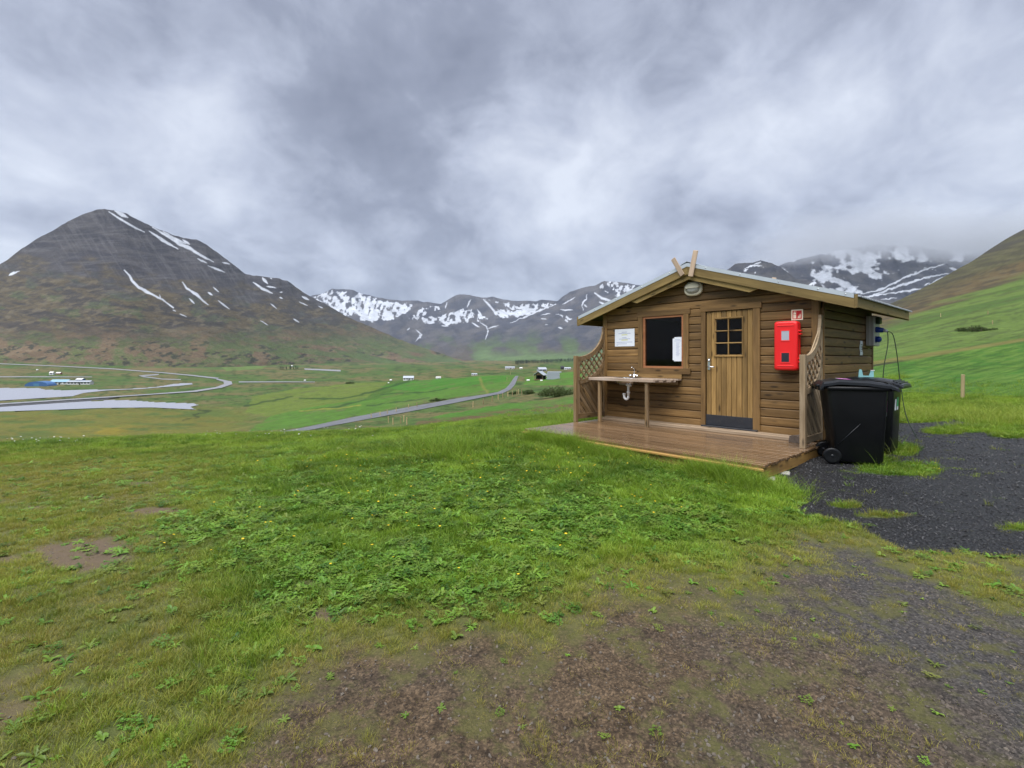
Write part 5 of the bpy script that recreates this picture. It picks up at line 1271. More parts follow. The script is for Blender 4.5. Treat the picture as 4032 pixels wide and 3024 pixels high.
# ------------------------------------------------------------------ posts
def post(name, x, y, h, w, label, group, lean=0.0):
    mb = MB(); mb.box(-0.05, h, -w / 2, w / 2, -w / 2, w / 2, w * 0.15)
    o = mb.obj(name, M['postwood'], None, (x, y, gz(x, y)), (0, -math.pi / 2 + lean, random.uniform(0, 1)))
    return tag(o, label, 'post', group)
x, y, _ = ray(3790, 1572, 12); post('marker_post', x, y, 0.92 * y / 18.5, 0.085, 'lone pale wooden post standing in the green slope right of the bins', None, 0.03)
FP = [(1310, 1716), (1518, 1650), (1556, 1642), (1610, 1628), (1640, 1622), (1695, 1615), (1722, 1608), (1768, 1598)]
roadposts_far = [(1609, 1608), (1642, 1602), (1560, 1622), (1525, 1630), (1497, 1638), (1462, 1646)]
roadposts_near = [(1862, 1604), (1903, 1592), (1938, 1581), (1962, 1574), (1980, 1568), (2000, 1562), (2018, 1560), (2035, 1556), (2042, 1552), (2054, 1555)]
upper = [(1996, 1498), (2010, 1476), (1530, 1664), (1578, 1668), (1590, 1662), (1548, 1672), (1602, 1672)]
ORD = ['first', 'second', 'third', 'fourth', 'fifth', 'sixth', 'seventh', 'eighth', 'ninth', 'tenth', 'eleventh', 'twelfth', 'thirteenth', 'fourteenth']
n = 0
for lst, txt in ((roadposts_far, 'far side of the gravel road'), (roadposts_near, 'near side of the gravel road'), (upper, 'verge of the gravel road')):
    for i, (a, b) in enumerate(sorted(lst)):
        x, y, _ = ray(a, b); h = max(0.8, 13.0 * y / F)
        post('fence_post', x, y, min(h, 1.5), 0.12, ORD[i] + ' pale fence post from the left on the ' + txt, 'fence posts on the ' + txt, random.uniform(-.06, .06))
x, y, _ = ray(1402, 1712, 28); post('marker_post', x, y, 0.75, 0.07, 'single yellowish post beside the dark gravel lot below the lawn', None)
for i, (a, b) in enumerate(((3704, 1248), (3890, 1238), (3908, 1276))):
    x, y, _ = ray(a, b, 40); post('fence_post', x, y, 14 * y / F, 0.15, ORD[i] + ' from the left of the tiny pale posts high on the right hillside', 'fence posts on the right hillside')

# ------------------------------------------------------------------ far buildings
def gable_house(name, a0, a1, base, wall_h, roof_h, depth, wallm, roofm, label, yaw=0.0, wins=5, cat='house', door=True, chimney=False):
    """house whose base spans photo columns a0..a1 at photo row base; heights in photo pixels"""
    x, y, z = ray((a0 + a1) / 2, base); k = y / F
    Wd = (a1 - a0) * k; hw = wall_h * k; hr = roof_h * k; dp = depth * Wd
    g = z + ZC - 0.3
    root = empty(name, (x, y, g), yaw); tag(root, label, cat)
    mb = MB(); mb.box(-Wd / 2, Wd / 2, -dp / 2, dp / 2, 0, hw + 0.3); mb.obj('wall', wallm, root)
    mb = MB(); o = 0.04 * Wd
    mb.prism([(-dp / 2 - o, hw + 0.3), (0, hw + 0.3 + hr), (dp / 2 + o, hw + 0.3), (dp / 2 + o, hw + 0.25), (0, hw + 0.22 + hr), (-dp / 2 - o, hw + 0.25)][::-1], -Wd / 2 - o * .5, Wd / 2 + o * .5)
    mb.obj('roof', roofm, root)
    mb = MB(); mb.add([(-Wd / 2 + .01, -dp / 2, hw + .28), (-Wd / 2 + .01, dp / 2, hw + .28), (-Wd / 2 + .01, 0, hw + hr + .22), (Wd / 2 - .01, -dp / 2, hw + .28), (Wd / 2 - .01, dp / 2, hw + .28), (Wd / 2 - .01, 0, hw + hr + .22)], [(0, 1, 2), (3, 4, 5)]); mb.obj('gable', wallm, root)
    for i in range(wins):
        xx = -Wd / 2 + Wd * (i + 0.5) / wins; ww = Wd / wins * 0.28
        mb = MB(); mb.box(xx - ww, xx + ww, -dp / 2 - 0.06, -dp / 2 + 0.02, 0.3 + hw * 0.38, 0.3 + hw * 0.78); w_ = mb.obj('window', M['windowdark'], root)
    if door:
        mb = MB(); mb.box(Wd * 0.02, Wd * 0.02 + min(1.1, Wd * .08), -dp / 2 - 0.08, -dp / 2 + 0.02, 0.3, 0.3 + hw * 0.78); mb.obj('door', M['black'], root)
    if chimney:
        mb = MB(); mb.box(-0.4, 0.4, -0.4, 0.4, hw + hr - .3, hw + hr + 1.2); mb.obj('chimney', M['white'], root)
    return root
M['housewhite'] = plain('white_house_wall', (0.62, 0.62, 0.62), 0.7, 0.3, 0, 0.1, 0.3)
M['roofgrey'] = plain('grey_sheet_roof', (0.34, 0.37, 0.42), 0.5, 0.4, 0.2, 0.15, 0.3)
M['roofblue'] = plain('blue_sheet_roof', (0.07, 0.20, 0.34), 0.5, 0.4, 0.1, 0.12, 0.3)
M['blueroofpale'] = plain('pale_blue_roof', (0.20, 0.34, 0.44), 0.5, 0.4, 0.1, 0.12, 0.3)
M['darkhouse'] = plain('dark_house_wall', (0.035, 0.037, 0.045), 0.7, 0.3, 0, 0.2, 0.3)
M['timber'] = wood('barn_timber', (0.12, 0.08, 0.05), (0.25, 0.17, 0.10), 0.7)
M['blueq'] = plain('blue_barn_sheet', (0.045, 0.125, 0.30), 0.5, 0.5, 0.1, 0.12, 0.2)
M['redhouse'] = plain('red_brown_shed_wall', (0.30, 0.10, 0.06), 0.7)
def quonset():
    x, y, z = ray(143, 1521); k = y / F; Wd, hh, L = 80 * k, 20 * k, 11
    root = empty('barn', (x, y, z + ZC - 0.2), math.radians(12)); tag(root, 'blue arched metal barn by the lagoon shore', 'barn')
    prof = [(Wd / 2 * math.cos(a), hh * math.sin(a) ** 0.9) for a in np.linspace(0, math.pi, 17)]
    mb = MB(); mb.add([(px, 0, pz) for px, pz in prof] + [(px, L, pz) for px, pz in prof], [(i, i + 1, 18 + i, 17 + i) for i in range(16)], True); mb.obj('arched_roof', M['blueq'], root)
    mb = MB(); mb.add([(px, 0.05, pz) for px, pz in prof], [tuple(range(17))]); mb.add([(px, L - .05, pz) for px, pz in prof], [tuple(range(17))]); mb.obj('end_wall', M['blueq'], root)
    mb = MB(); mb.box(-2, 2, -0.05, 0.02, 0, hh * .6); mb.obj('door', M['roofblue'], root)
quonset()
gable_house('farmhouse', 211, 272, 1513, 10, 9, 0.5, M['housewhite'], M['blueroofpale'], 'white farmhouse with pale blue roof beside the blue barn', 0.1, 4)
gable_house('outbuilding', 274, 360, 1514, 11, 5, 0.22, M['housewhite'], M['roofgrey'], 'long low white outbuilding right of the blue-roofed farmhouse', 0.06, 7, 'building')
gable_house('outbuilding', 305, 330, 1503, 9, 5, 0.7, M['blueq'], M['housewhite'], 'small blue-walled building behind the long white outbuilding', 0.0, 2, 'building')
gable_house('shed', 198, 211, 1476, 8, 5, 0.8, M['housewhite'], M['housewhite'], 'tiny white shed above the blue-roofed farmhouse', 0.2, 1, 'shed')
gable_house('shed', 224, 241, 1474, 5, 4, 0.6, M['redhouse'], M['housewhite'], 'tiny reddish shed with white roof right of the tiny white shed', 0, 2, 'shed')
gable_house('house', 1589, 1629, 1497, 9, 8, 0.55, M['housewhite'], M['roofgrey'], 'white house with grey roof at the top of the bright hay field', 0.12, 4)
gable_house('shed', 1717, 1736, 1491, 5, 3, 0.6, M['housewhite'], M['housewhite'], 'small white shed right of the white house in the hay field', 0, 2, 'shed')
gable_house('house', 1989, 2026, 1453, 6, 4, 0.35, M['housewhite'], M['roofgrey'], 'far long white house just left of the road end', 0.05, 5)
gable_house('shed', 2046, 2057, 1453, 4, 3, 0.6, M['housewhite'], M['housewhite'], 'far tiny white shed beyond the road end', 0, 2, 'shed')
gable_house('barn', 2117, 2150, 1461, 7, 8, 0.7, M['roofgrey'], M['roofgrey'], 'grey sheet-metal barn behind the open timber shed', 0.3, 2, 'barn')
gable_house('house', 2208, 2220, 1454, 8, 5, 0.8, M['darkhouse'], M['darkhouse'], 'dark little house near the left trellis screen', 0.2, 2)
gable_house('house', 2222, 2247, 1455, 5, 4, 0.5, M['housewhite'], M['roofgrey'], 'low white house right of the dark little house', 0, 3)
gable_house('house', 1857, 1879, 1478, 5, 3, 0.45, M['housewhite'], M['roofgrey'], 'low white house in the valley right of the small white shed', 0, 3)
def open_shed():
    x, y, z = ray(2127, 1496); k = y / F; root = empty('timber_shed', (x, y, z + ZC - 0.1), math.radians(-22)); tag(root, 'open timber shed with pale gable roof beside the gravel road', 'shed')
    w, d, h, r = 38 * k, 46 * k, 21 * k, 14 * k
    for sx in (-1, 1):
        for sy in (-1, 1):
            mb = MB(); mb.box(sx * w * .42 - .09, sx * w * .42 + .09, sy * d * .4 - .09, sy * d * .4 + .09, 0, h); mb.obj('post', M['timber'], root)
        mb = MB(); o = 0.12; mb.prism([(0, 0), (0, 0.08), (-sx * w * .58, -r + 0.0), (-sx * w * .58, -r - .08)] if sx < 0 else [(0, 0), (-sx * w * .58, -r - .08), (-sx * w * .58, -r), (0, 0.08)], -d * .55, d * .55); mb.obj('roof_panel', M['roofgrey'], root, (0, 0, h + r), (0, 0, math.pi / 2))
    mb = MB(); mb.add([(-w * .45, -d * .42, h), (w * .45, -d * .42, h), (0, -d * .42, h + r * .82)], [(0, 1, 2)]); mb.obj('gable', M['timber'], root)
    mb = MB(); mb.box(-w * .42, w * .42, d * .36, d * .4, 0, h); mb.box(-w * .42, -w * .38, -d * .1, d * .4, 0, h * .95); mb.obj('back_wall', M['darkhouse'], root)
    mb = MB(); mb.box(-w * .42, w * .42, -d * .41, -d * .39, 0.1, h * .28); mb.obj('rail', M['timber'], root)
open_shed()
for (a, b, w, h, mk, nm, lab, cat) in ((2080, 1500, 13, 7, 'housewhite', 'hay_bale', 'white wrapped hay bale left of the open timber shed', 'hay bale'), (2132, 1500, 10, 6, 'housewhite', 'hay_bale', 'white wrapped hay bale in front of the open timber shed', 'hay bale'), (1539, 1500, 9, 7, 'housewhite', 'hay_bale', 'white wrapped hay bale left of the white hay field house', 'hay bale'), (1201, 1500, 8, 5, 'housewhite', 'hay_bale', 'single white bale at the end of the thin valley track', 'hay bale'), (1530, 1509, 6, 4, 'housewhite', 'hay_bale', 'small white bale in the grass below the hay field house', 'hay bale'), (147, 1459, 7, 5, 'housewhite', 'hay_bale', 'white bale in the field left of the tiny white shed', 'hay bale'), (1150, 1444, 6, 6, 'housewhite', 'hay_bale', 'pale bale beside the dark spruce grove', 'hay bale')):
    x, y, z = ray(a, b); k = y / F; mb = MB(); R_ = h * k / 2 * 1.05
    mb.lathe([(R_ * .7, -w * k / 2), (R_, -w * k / 2 * .85), (R_ * 1.03, 0), (R_, w * k / 2 * .85), (R_ * .7, w * k / 2)], 14, 'x', (0, 0, R_)); tag(mb.obj(nm, M[mk], None, (x, y, z + ZC - .1), (0, 0, random.uniform(-.3, .3))), lab, cat)
# stacked grey sheets right of the open shed
x, y, z = ray(2178, 1493); k = y / F; sp = empty('board_stack', (x, y, z + ZC), -0.1); tag(sp, 'stack of grey boards right of the open timber shed', 'board stack')
for i in range(6):
    mb = MB(); mb.box(-27 * k, 27 * k * random.uniform(.8, 1), -1.2, 1.2, 0.32 * i, 0.32 * i + 0.28); mb.obj('board', M['roofgrey'], sp, (random.uniform(-1, 1) * .5, 0, 0), (0, 0, random.uniform(-.05, .05)))

# ------------------------------------------------------------------ leaf clouds: bushes and groves
def leaf_material(name, dark, light, trans=0.3):
    t = NT(name); r = t.attr('tint')
    v = t.pos(); n = t.noise(v, 1.5, 3, 0.6)
    c = t.mix(t.math('ADD', t.math('MULTIPLY', r, 0.7), t.math('MULTIPLY', n, 0.3)), dark, light)
    t.set(Base_Color=c, Roughness=0.6); t.bsdf.inputs['Specular IOR Level'].default_value = 0.2
    tr = t.n('ShaderNodeBsdfTranslucent'); t.L(c, tr.inputs[0]); mx = t.n('ShaderNodeMixShader'); mx.inputs[0].default_value = trans
    t.L(t.bsdf.outputs[0], mx.inputs[1]); t.L(tr.outputs[0], mx.inputs[2]); t.L(mx.outputs[0], t.out.inputs[0]); return t.mat
def leaves(name, mat, parent, blobs, n, size, seed):
    r = np.random.default_rng(seed); P = []
    per = max(8, n // len(blobs))
    for (cx, cy, cz, rx, ry, rz) in blobs:
        d = r.normal(size=(per, 3)); d /= np.linalg.norm(d, axis=1)[:, None]; q = r.random(per) ** 0.45
        P.append(np.array([cx, cy, cz]) + d * q[:, None] * np.array([rx, ry, rz]))
    P = np.concatenate(P); P = P[P[:, 2] > 0.0]; m = len(P)
    a = r.normal(size=(m, 3)); a /= np.linalg.norm(a, axis=1)[:, None]; b = r.normal(size=(m, 3)); b -= (a * b).sum(1)[:, None] * a; b /= np.linalg.norm(b, axis=1)[:, None]
    s = size * r.uniform(.6, 1.4, m)[:, None]
    V = np.stack([P - a * s, P + b * s * .45, P + a * s, P - b * s * .45], 1).reshape(-1, 3)
    me = npmesh(name, V, np.arange(4 * m).reshape(-1, 4), False); vattr(me, 'tint', np.repeat(r.random(m), 4))
    return link(name, me, mat, parent)
M['bushleaf'] = leaf_material('willow_leaf', (0.030, 0.050, 0.014), (0.095, 0.130, 0.040))
M['spruce'] = leaf_material('spruce_needles', (0.016, 0.027, 0.019), (0.042, 0.060, 0.036), 0.1)
M['bark'] = wood('bark', (0.04, 0.03, 0.02), (0.09, 0.07, 0.05), 0.9)
def bush(a0, a1, base, top, label, n=2600, seed=0, mat='bushleaf', rmin=15, depth=0.8):
    x, y, z = ray((a0 + a1) / 2, base, rmin); k = y / F; w, h = (a1 - a0) * k, (base - top) * k
    root = empty('bush', (x, y, z + ZC)); tag(root, label, 'bush')
    r = random.Random(seed); blobs = []
    for i in range(11):
        t = (i + .5) / 11 - .5; hh = h * (0.55 + 0.4 * r.random()) * (1 - abs(t) * .8)
        blobs.append((t * w, r.uniform(-.5, .5) * w * depth * .5, hh * .45, w * .13, w * .16 * depth + .1, hh * .55))
    leaves('foliage', M[mat], root, blobs, n, max(0.05, 2.2 * k), seed)
    mb = MB()
    for i in range(7): mb.tube([(r.uniform(-.12, .12) * w, r.uniform(-.1, .1) * w, -.1), (r.uniform(-.4, .4) * w, r.uniform(-.3, .3) * w * depth, h * r.uniform(.5, .85))], [0.05 * h, 0.012 * h], 5)
    mb.obj('stems', M['bark'], root)
bush(2128, 2262, 1562, 1508, 'wide grey-green willow bush left of the left trellis screen', 5200, 1)
bush(2060, 2105, 1553, 1528, 'small bush at the road bend', 1200, 2)
bush(2005, 2052, 1552, 1538, 'low dark bush right of the road bend', 1000, 3)
bush(1694, 1762, 1580, 1563, 'low shrub on the far verge of the gravel road', 1300, 4)
bush(3775, 3915, 1306, 1276, 'dark low shrub patch on the right hillside', 2600, 5, rmin=40, depth=0.25)
bush(1362, 1392, 1511, 1501, 'small dark bush in the middle of the valley floor', 500, 6)
def conifer(root, x, y, h, seed, lod=160):
    r = np.random.default_rng(seed)
    mb = MB(); mb.tube([(x, y, -0.5), (x, y, h * .95)], [h * .02, h * .004], 5); mb.obj('trunk', M['bark'], root)
    t = r.random(lod) ** 0.8; a = r.random(lod) * 6.283; rad = (1 - t) * h * .22 * np.sqrt(r.random(lod))
    P = np.stack([x + rad * np.cos(a), y + rad * np.sin(a), h * (.06 + .94 * t)], 1); s = h * .085
    o = np.stack([np.cos(a) * s, np.sin(a) * s, -0.5 * s * np.ones(lod)], 1); w_ = np.stack([-np.sin(a) * s * .5, np.cos(a) * s * .5, 0 * a], 1)
    V = np.stack([P - o * .3, P + w_, P + o, P - w_], 1).reshape(-1, 3)
    me = npmesh('crown', V, np.arange(4 * lod).reshape(-1, 4), False); vattr(me, 'tint', np.repeat(r.random(lod), 4)); link('crown', me, M['spruce'], root)
# the dark grove in the middle of the valley: trees one can just tell apart
gr = random.Random(9)
for i in range(14):
    a = 1104 + i * 5.6 + gr.uniform(-2, 2); x, y, z = ray(a, 1455); k = y / F
    root = empty('spruce_tree', (x, y + gr.uniform(-5, 5), z + ZC)); tag(root, ORD[i] + ' dark spruce from the left in the small grove across the valley', 'tree', 'spruces of the valley grove'); conifer(root, 0, 0, gr.uniform(10, 17) * k, 100 + i, 150)
# far plantation strip: a mass
def plantation():
    r = np.random.default_rng(5); V = []; n = 0; T = []
    for i in range(420):
        a = r.uniform(2030, 2330); b = np.interp(a, [2030, 2330], [1443, 1436]) - r.random() * np.interp(a, [2030, 2100, 2330], [1, 9, 17])
        u = (a - HX) / F; Yd = 1500 + (1443 - b) * 45; zg = float(zt(np.array([u * Yd]), np.array([Yd]))[0]); h = r.uniform(8, 13)
        for j in range(26):
            t = r.random() ** .8; an = r.random() * 6.283; rad = (1 - t) * 3.2 * math.sqrt(r.random()); p = np.array([u * Yd + rad * math.cos(an), Yd + rad * math.sin(an), zg + ZC + h * t]); s = 1.3
            o = np.array([math.cos(an) * s, math.sin(an) * s, -.5 * s]); w_ = np.array([-math.sin(an) * s * .6, math.cos(an) * s * .6, 0]); V += [p - o * .3, p + w_, p + o, p - w_]; T += [r.random()] * 4
    me = npmesh('conifer_plantation', np.array(V), np.arange(len(V)).reshape(-1, 4), False); vattr(me, 'tint', T); o = link('conifer_plantation', me, M['spruce'])
    tag(o, 'dark far conifer plantation on the valley side left of the cabin', 'forest', kind='stuff')
plantation()

# ------------------------------------------------------------------ grass, weeds, flowers and stones on the near ground
def blade_material(name, dark, light, dryc, trans=0.35, rough=0.5):
    t = NT(name)
    tint = t.attr('tint', 'INSTANCER'); dry = t.attr('dry', 'INSTANCER'); hgt = t.attr('along')
    c = t.mix(tint, dark, light)
    c = t.mix(dry, c, dryc)
    t.set(Base_Color=c, Roughness=rough); t.bsdf.inputs['Specular IOR Level'].default_value = 0.3
    tr = t.n('ShaderNodeBsdfTranslucent'); t.L(c, tr.inputs[0]); mx = t.n('ShaderNodeMixShader'); mx.inputs[0].default_value = trans
    t.L(t.bsdf.outputs[0], mx.inputs[1]); t.L(tr.outputs[0], mx.inputs[2]); t.L(mx.outputs[0], t.out.inputs[0]); return t.mat
M['blade'] = blade_material('grass_blades', (0.052, 0.135, 0.007), (0.225, 0.365, 0.028), (0.32, 0.27, 0.06))
M['broad'] = blade_material('weed_leaves', (0.030, 0.095, 0.010), (0.150, 0.300, 0.030), (0.22, 0.20, 0.045), 0.25, 0.42)
M['petal'] = plain('yellow_petals', (0.60, 0.42, 0.012), 0.5, 0.3)
M['whitepetal'] = plain('white_petals', (0.45, 0.46, 0.42), 0.5, 0.3)
M['stem'] = plain('flower_stem', (0.09, 0.16, 0.03), 0.6, 0.3)
def stone_material(name, a, b):
    t = NT(name); n = t.noise(t.coord(), 9, 5, 0.6); tint = t.attr('tint', 'INSTANCER')
    c = t.mix(tint, a, b); c = t.mix(t.ramp(n, [(0.35, 0.0), (0.65, 0.6)]), c, tuple(min(1, x * 1.6) for x in b))
    t.set(Base_Color=c, Roughness=0.42); t.bsdf.inputs['Specular IOR Level'].default_value = 0.5; t.bump(n, 0.5, 0.01); return t.mat
M['stone'] = stone_material('dark_basalt_chips', (0.006, 0.006, 0.0065), (0.040, 0.040, 0.042))
M['pebble'] = stone_material('brown_grey_pebbles', (0.035, 0.027, 0.020), (0.130, 0.108, 0.086))
def tuft(name, n, h0, h1, rad, width, curve, seed, seg=2, mat='blade', lean=0.35):
    r = random.Random(seed); V = []; Fc = []
    for i in range(n):
        a = r.uniform(0, 6.283); d = rad * math.sqrt(r.random()); bx, by = d * math.cos(a), d * math.sin(a)
        h = r.uniform(h0, h1); la = a + r.uniform(-1.2, 1.2); ln_ = h * r.uniform(0.1, 1.0) * lean; cv = h * curve * r.uniform(.3, 1.3)
        fa = r.uniform(0, 3.14); wx, wy = math.cos(fa) * width / 2, math.sin(fa) * width / 2; k = len(V)
        for s_ in range(seg + 1):
            t = s_ / seg; off = ln_ * t + cv * t * t; z = h * (t - 0.25 * curve * t * t); q = (1 - t) ** 0.7 if s_ < seg else 0
            cx, cy_ = bx + math.cos(la) * off, by + math.sin(la) * off
            if s_ < seg: V += [(cx - wx * q, cy_ - wy * q, z), (cx + wx * q, cy_ + wy * q, z)]
            else: V.append((cx, cy_, z))
        for s_ in range(seg - 1): Fc.append((k + 2 * s_, k + 2 * s_ + 1, k + 2 * s_ + 3, k + 2 * s_ + 2))
        Fc.append((k + 2 * (seg - 1), k + 2 * (seg - 1) + 1, k + 2 * seg))
    me = bpy.data.meshes.new(name); me.from_pydata(V, [], Fc); me.materials.append(M[mat]); return bpy.data.objects.new(name, me)
def rosette(name, n, l0, l1, w, seed, lift=0.5, lobes=True, mat='broad'):
    r = random.Random(seed); V = []; Fc = []
    for i in range(n):
        a = 6.283 * i / n + r.uniform(-.3, .3); L = r.uniform(l0, l1); up = r.uniform(.2, 1) * lift; k = len(V)
        N_ = 6; da = (math.cos(a), math.sin(a)); pn = (-da[1], da[0])
        for s_ in range(N_ + 1):
            t = s_ / N_; z = 0.004 + L * up * math.sin(t * 2.2) * .5; ww = w * math.sin(math.pi * min(1, 0.12 + t * .88)) ** .8 * (0.6 + .55 * t)
            if lobes and s_ % 2 == 1: ww *= 0.62
            V += [(da[0] * L * t - pn[0] * ww, da[1] * L * t - pn[1] * ww, z + ww * .25), (da[0] * L * t, da[1] * L * t, z), (da[0] * L * t + pn[0] * ww, da[1] * L * t + pn[1] * ww, z + ww * .25)]
        for s_ in range(N_): Fc += [(k + 3 * s_, k + 3 * s_ + 1, k + 3 * s_ + 4, k + 3 * s_ + 3), (k + 3 * s_ + 1, k + 3 * s_ + 2, k + 3 * s_ + 5, k + 3 * s_ + 4)]
    me = bpy.data.meshes.new(name); me.from_pydata(V, [], Fc); me.materials.append(M[mat]); return bpy.data.objects.new(name, me)
def clover(name, n, rad, seed):
    r = random.Random(seed); V = []; Fc = []
    for i in range(n):
        a = r.uniform(0, 6.283); d = rad * math.sqrt(r.random()); x, y, z = d * math.cos(a), d * math.sin(a), r.uniform(.015, .055)
        for q in range(3):
            b = a + q * 2.09 + r.uniform(-.2, .2); L = r.uniform(.010, .02); w = L * .62; ca, sa = math.cos(b), math.sin(b); k = len(V); dz = r.uniform(-.004, .008)
            V += [(x, y, z), (x + ca * L * .6 - sa * w, y + sa * L * .6 + ca * w, z + dz), (x + ca * L * 1.15, y + sa * L * 1.15, z + dz * .6), (x + ca * L * .6 + sa * w, y + sa * L * .6 - ca * w, z + dz)]; Fc.append((k, k + 1, k + 2, k + 3))
    me = bpy.data.meshes.new(name); me.from_pydata(V, [], Fc); me.materials.append(M['broad']); return bpy.data.objects.new(name, me)
def flower(name, h, pr, seed, mk='petal'):
    mb = MB(); mb.tube([(0, 0, 0), (0.01, 0, h * .6), (0.015, 0.008, h)], 0.0018, 4); me_n = 8
    k0 = len(mb.f)
    for q in range(me_n):
        a = 6.283 * q / me_n; c_, s_ = math.cos(a), math.sin(a); w = pr * .42
        mb.add([(0.015, 0.008, h), (0.015 + c_ * pr * .6 - s_ * w, 0.008 + s_ * pr * .6 + c_ * w, h + .004), (0.015 + c_ * pr, 0.008 + s_ * pr, h + .005), (0.015 + c_ * pr * .6 + s_ * w, 0.008 + s_ * pr * .6 - c_ * w, h + .004)], [(0, 1, 2, 3)])
    me = bpy.data.meshes.new(name); me.from_pydata(mb.v, [], mb.f); me.materials.append(M['stem']); me.materials.append(M[mk])
    me.polygons.foreach_set('material_index', [0] * k0 + [1] * (len(mb.f) - k0)); return bpy.data.objects.new(name, me)
def stone(name, seed, mk, flat=0.6):
    bm = bmesh.new(); bmesh.ops.create_icosphere(bm, subdivisions=1, radius=1.0); r = random.Random(seed)
    for v in bm.verts:
        f_ = r.uniform(.62, 1.12); v.co = (v.co.x * f_, v.co.y * f_ * .75, v.co.z * f_ * flat)
    me = bpy.data.meshes.new(name); bm.to_mesh(me); bm.free(); me.materials.append(M[mk]); return bpy.data.objects.new(name, me)
def scatter(name, sources, P, rot, scl, var, tint, dry, label, cat):
    me = bpy.data.meshes.new(name); n = len(P)
    me.vertices.add(n); me.vertices.foreach_set('co', np.asarray(P, np.float32).ravel())
    a = me.attributes.new('rot', 'FLOAT_VECTOR', 'POINT'); a.data.foreach_set('vector', np.asarray(rot, np.float32).ravel())
    a = me.attributes.new('scl', 'FLOAT_VECTOR', 'POINT'); a.data.foreach_set('vector', np.asarray(scl, np.float32).ravel())
    a = me.attributes.new('var', 'INT', 'POINT'); a.data.foreach_set('value', np.asarray(var, np.int32))
    vattr(me, 'tint', tint); vattr(me, 'dry', dry)
    o = bpy.data.objects.new(name, me); C.objects.link(o); tag(o, label, cat, kind='stuff')
    coll = bpy.data.collections.new(name + '_kinds')
    for s_ in sources: coll.objects.link(s_)
    ng = bpy.data.node_groups.new(name, 'GeometryNodeTree')
    ng.interface.new_socket('Geometry', in_out='INPUT', socket_type='NodeSocketGeometry'); ng.interface.new_socket('Geometry', in_out='OUTPUT', socket_type='NodeSocketGeometry')
    N_, L_ = ng.nodes.new, ng.links.new
    gi, go = N_('NodeGroupInput'), N_('NodeGroupOutput'); ip = N_('GeometryNodeInstanceOnPoints'); ci = N_('GeometryNodeCollectionInfo')
    ci.inputs['Collection'].default_value = coll; ci.inputs['Separate Children'].default_value = True; ci.inputs['Reset Children'].default_value = True
    def na(nm, ty):
        x = N_('GeometryNodeInputNamedAttribute'); x.data_type = ty; x.inputs['Name'].default_value = nm; return x.outputs[0]
    L_(gi.outputs[0], ip.inputs['Points']); L_(ci.outputs[0], ip.inputs['Instance']); ip.inputs['Pick Instance'].default_value = True
    L_(na('var', 'INT'), ip.inputs['Instance Index']); L_(na('scl', 'FLOAT_VECTOR'), ip.inputs['Scale'])
    er = N_('FunctionNodeEulerToRotation'); L_(na('rot', 'FLOAT_VECTOR'), er.inputs[0]); L_(er.outputs[0], ip.inputs['Rotation'])
    L_(ip.outputs[0], go.inputs[0])
    md = o.modifiers.new('scatter', 'NODES'); md.node_group = ng
    return o
def sample(n, rmin, rmax, half, g, power=0.0):
    """points over the wedge in view; power 0 = even over the area, 1 = even over log distance"""
    az = g.uniform(-half, half, n); q = g.random(n)
    if power == 0: r = np.sqrt(rmin ** 2 + q * (rmax ** 2 - rmin ** 2))
    else:
        e = 2 - power; r = (rmin ** e + q * (rmax ** e - rmin ** e)) ** (1 / e)
    x, y = r * np.sin(az), r * np.cos(az); z = zt(x, y); return x, y, z
def in_cabin(x, y, m=0.0):
    dx, dy = x - LX, y - LY; u = cA * dx - sA * dy; v = sA * dx + cA * dy
    return (u > -0.02 - m) & (u < W + 0.13 + m) & (v > -2.47 - m) & (v < D + 0.05 + m), u, v
def yaw(n, g, tilt=0.12): return np.stack([g.normal(0, tilt, n), g.normal(0, tilt, n), g.uniform(0, 6.283, n)], 1)

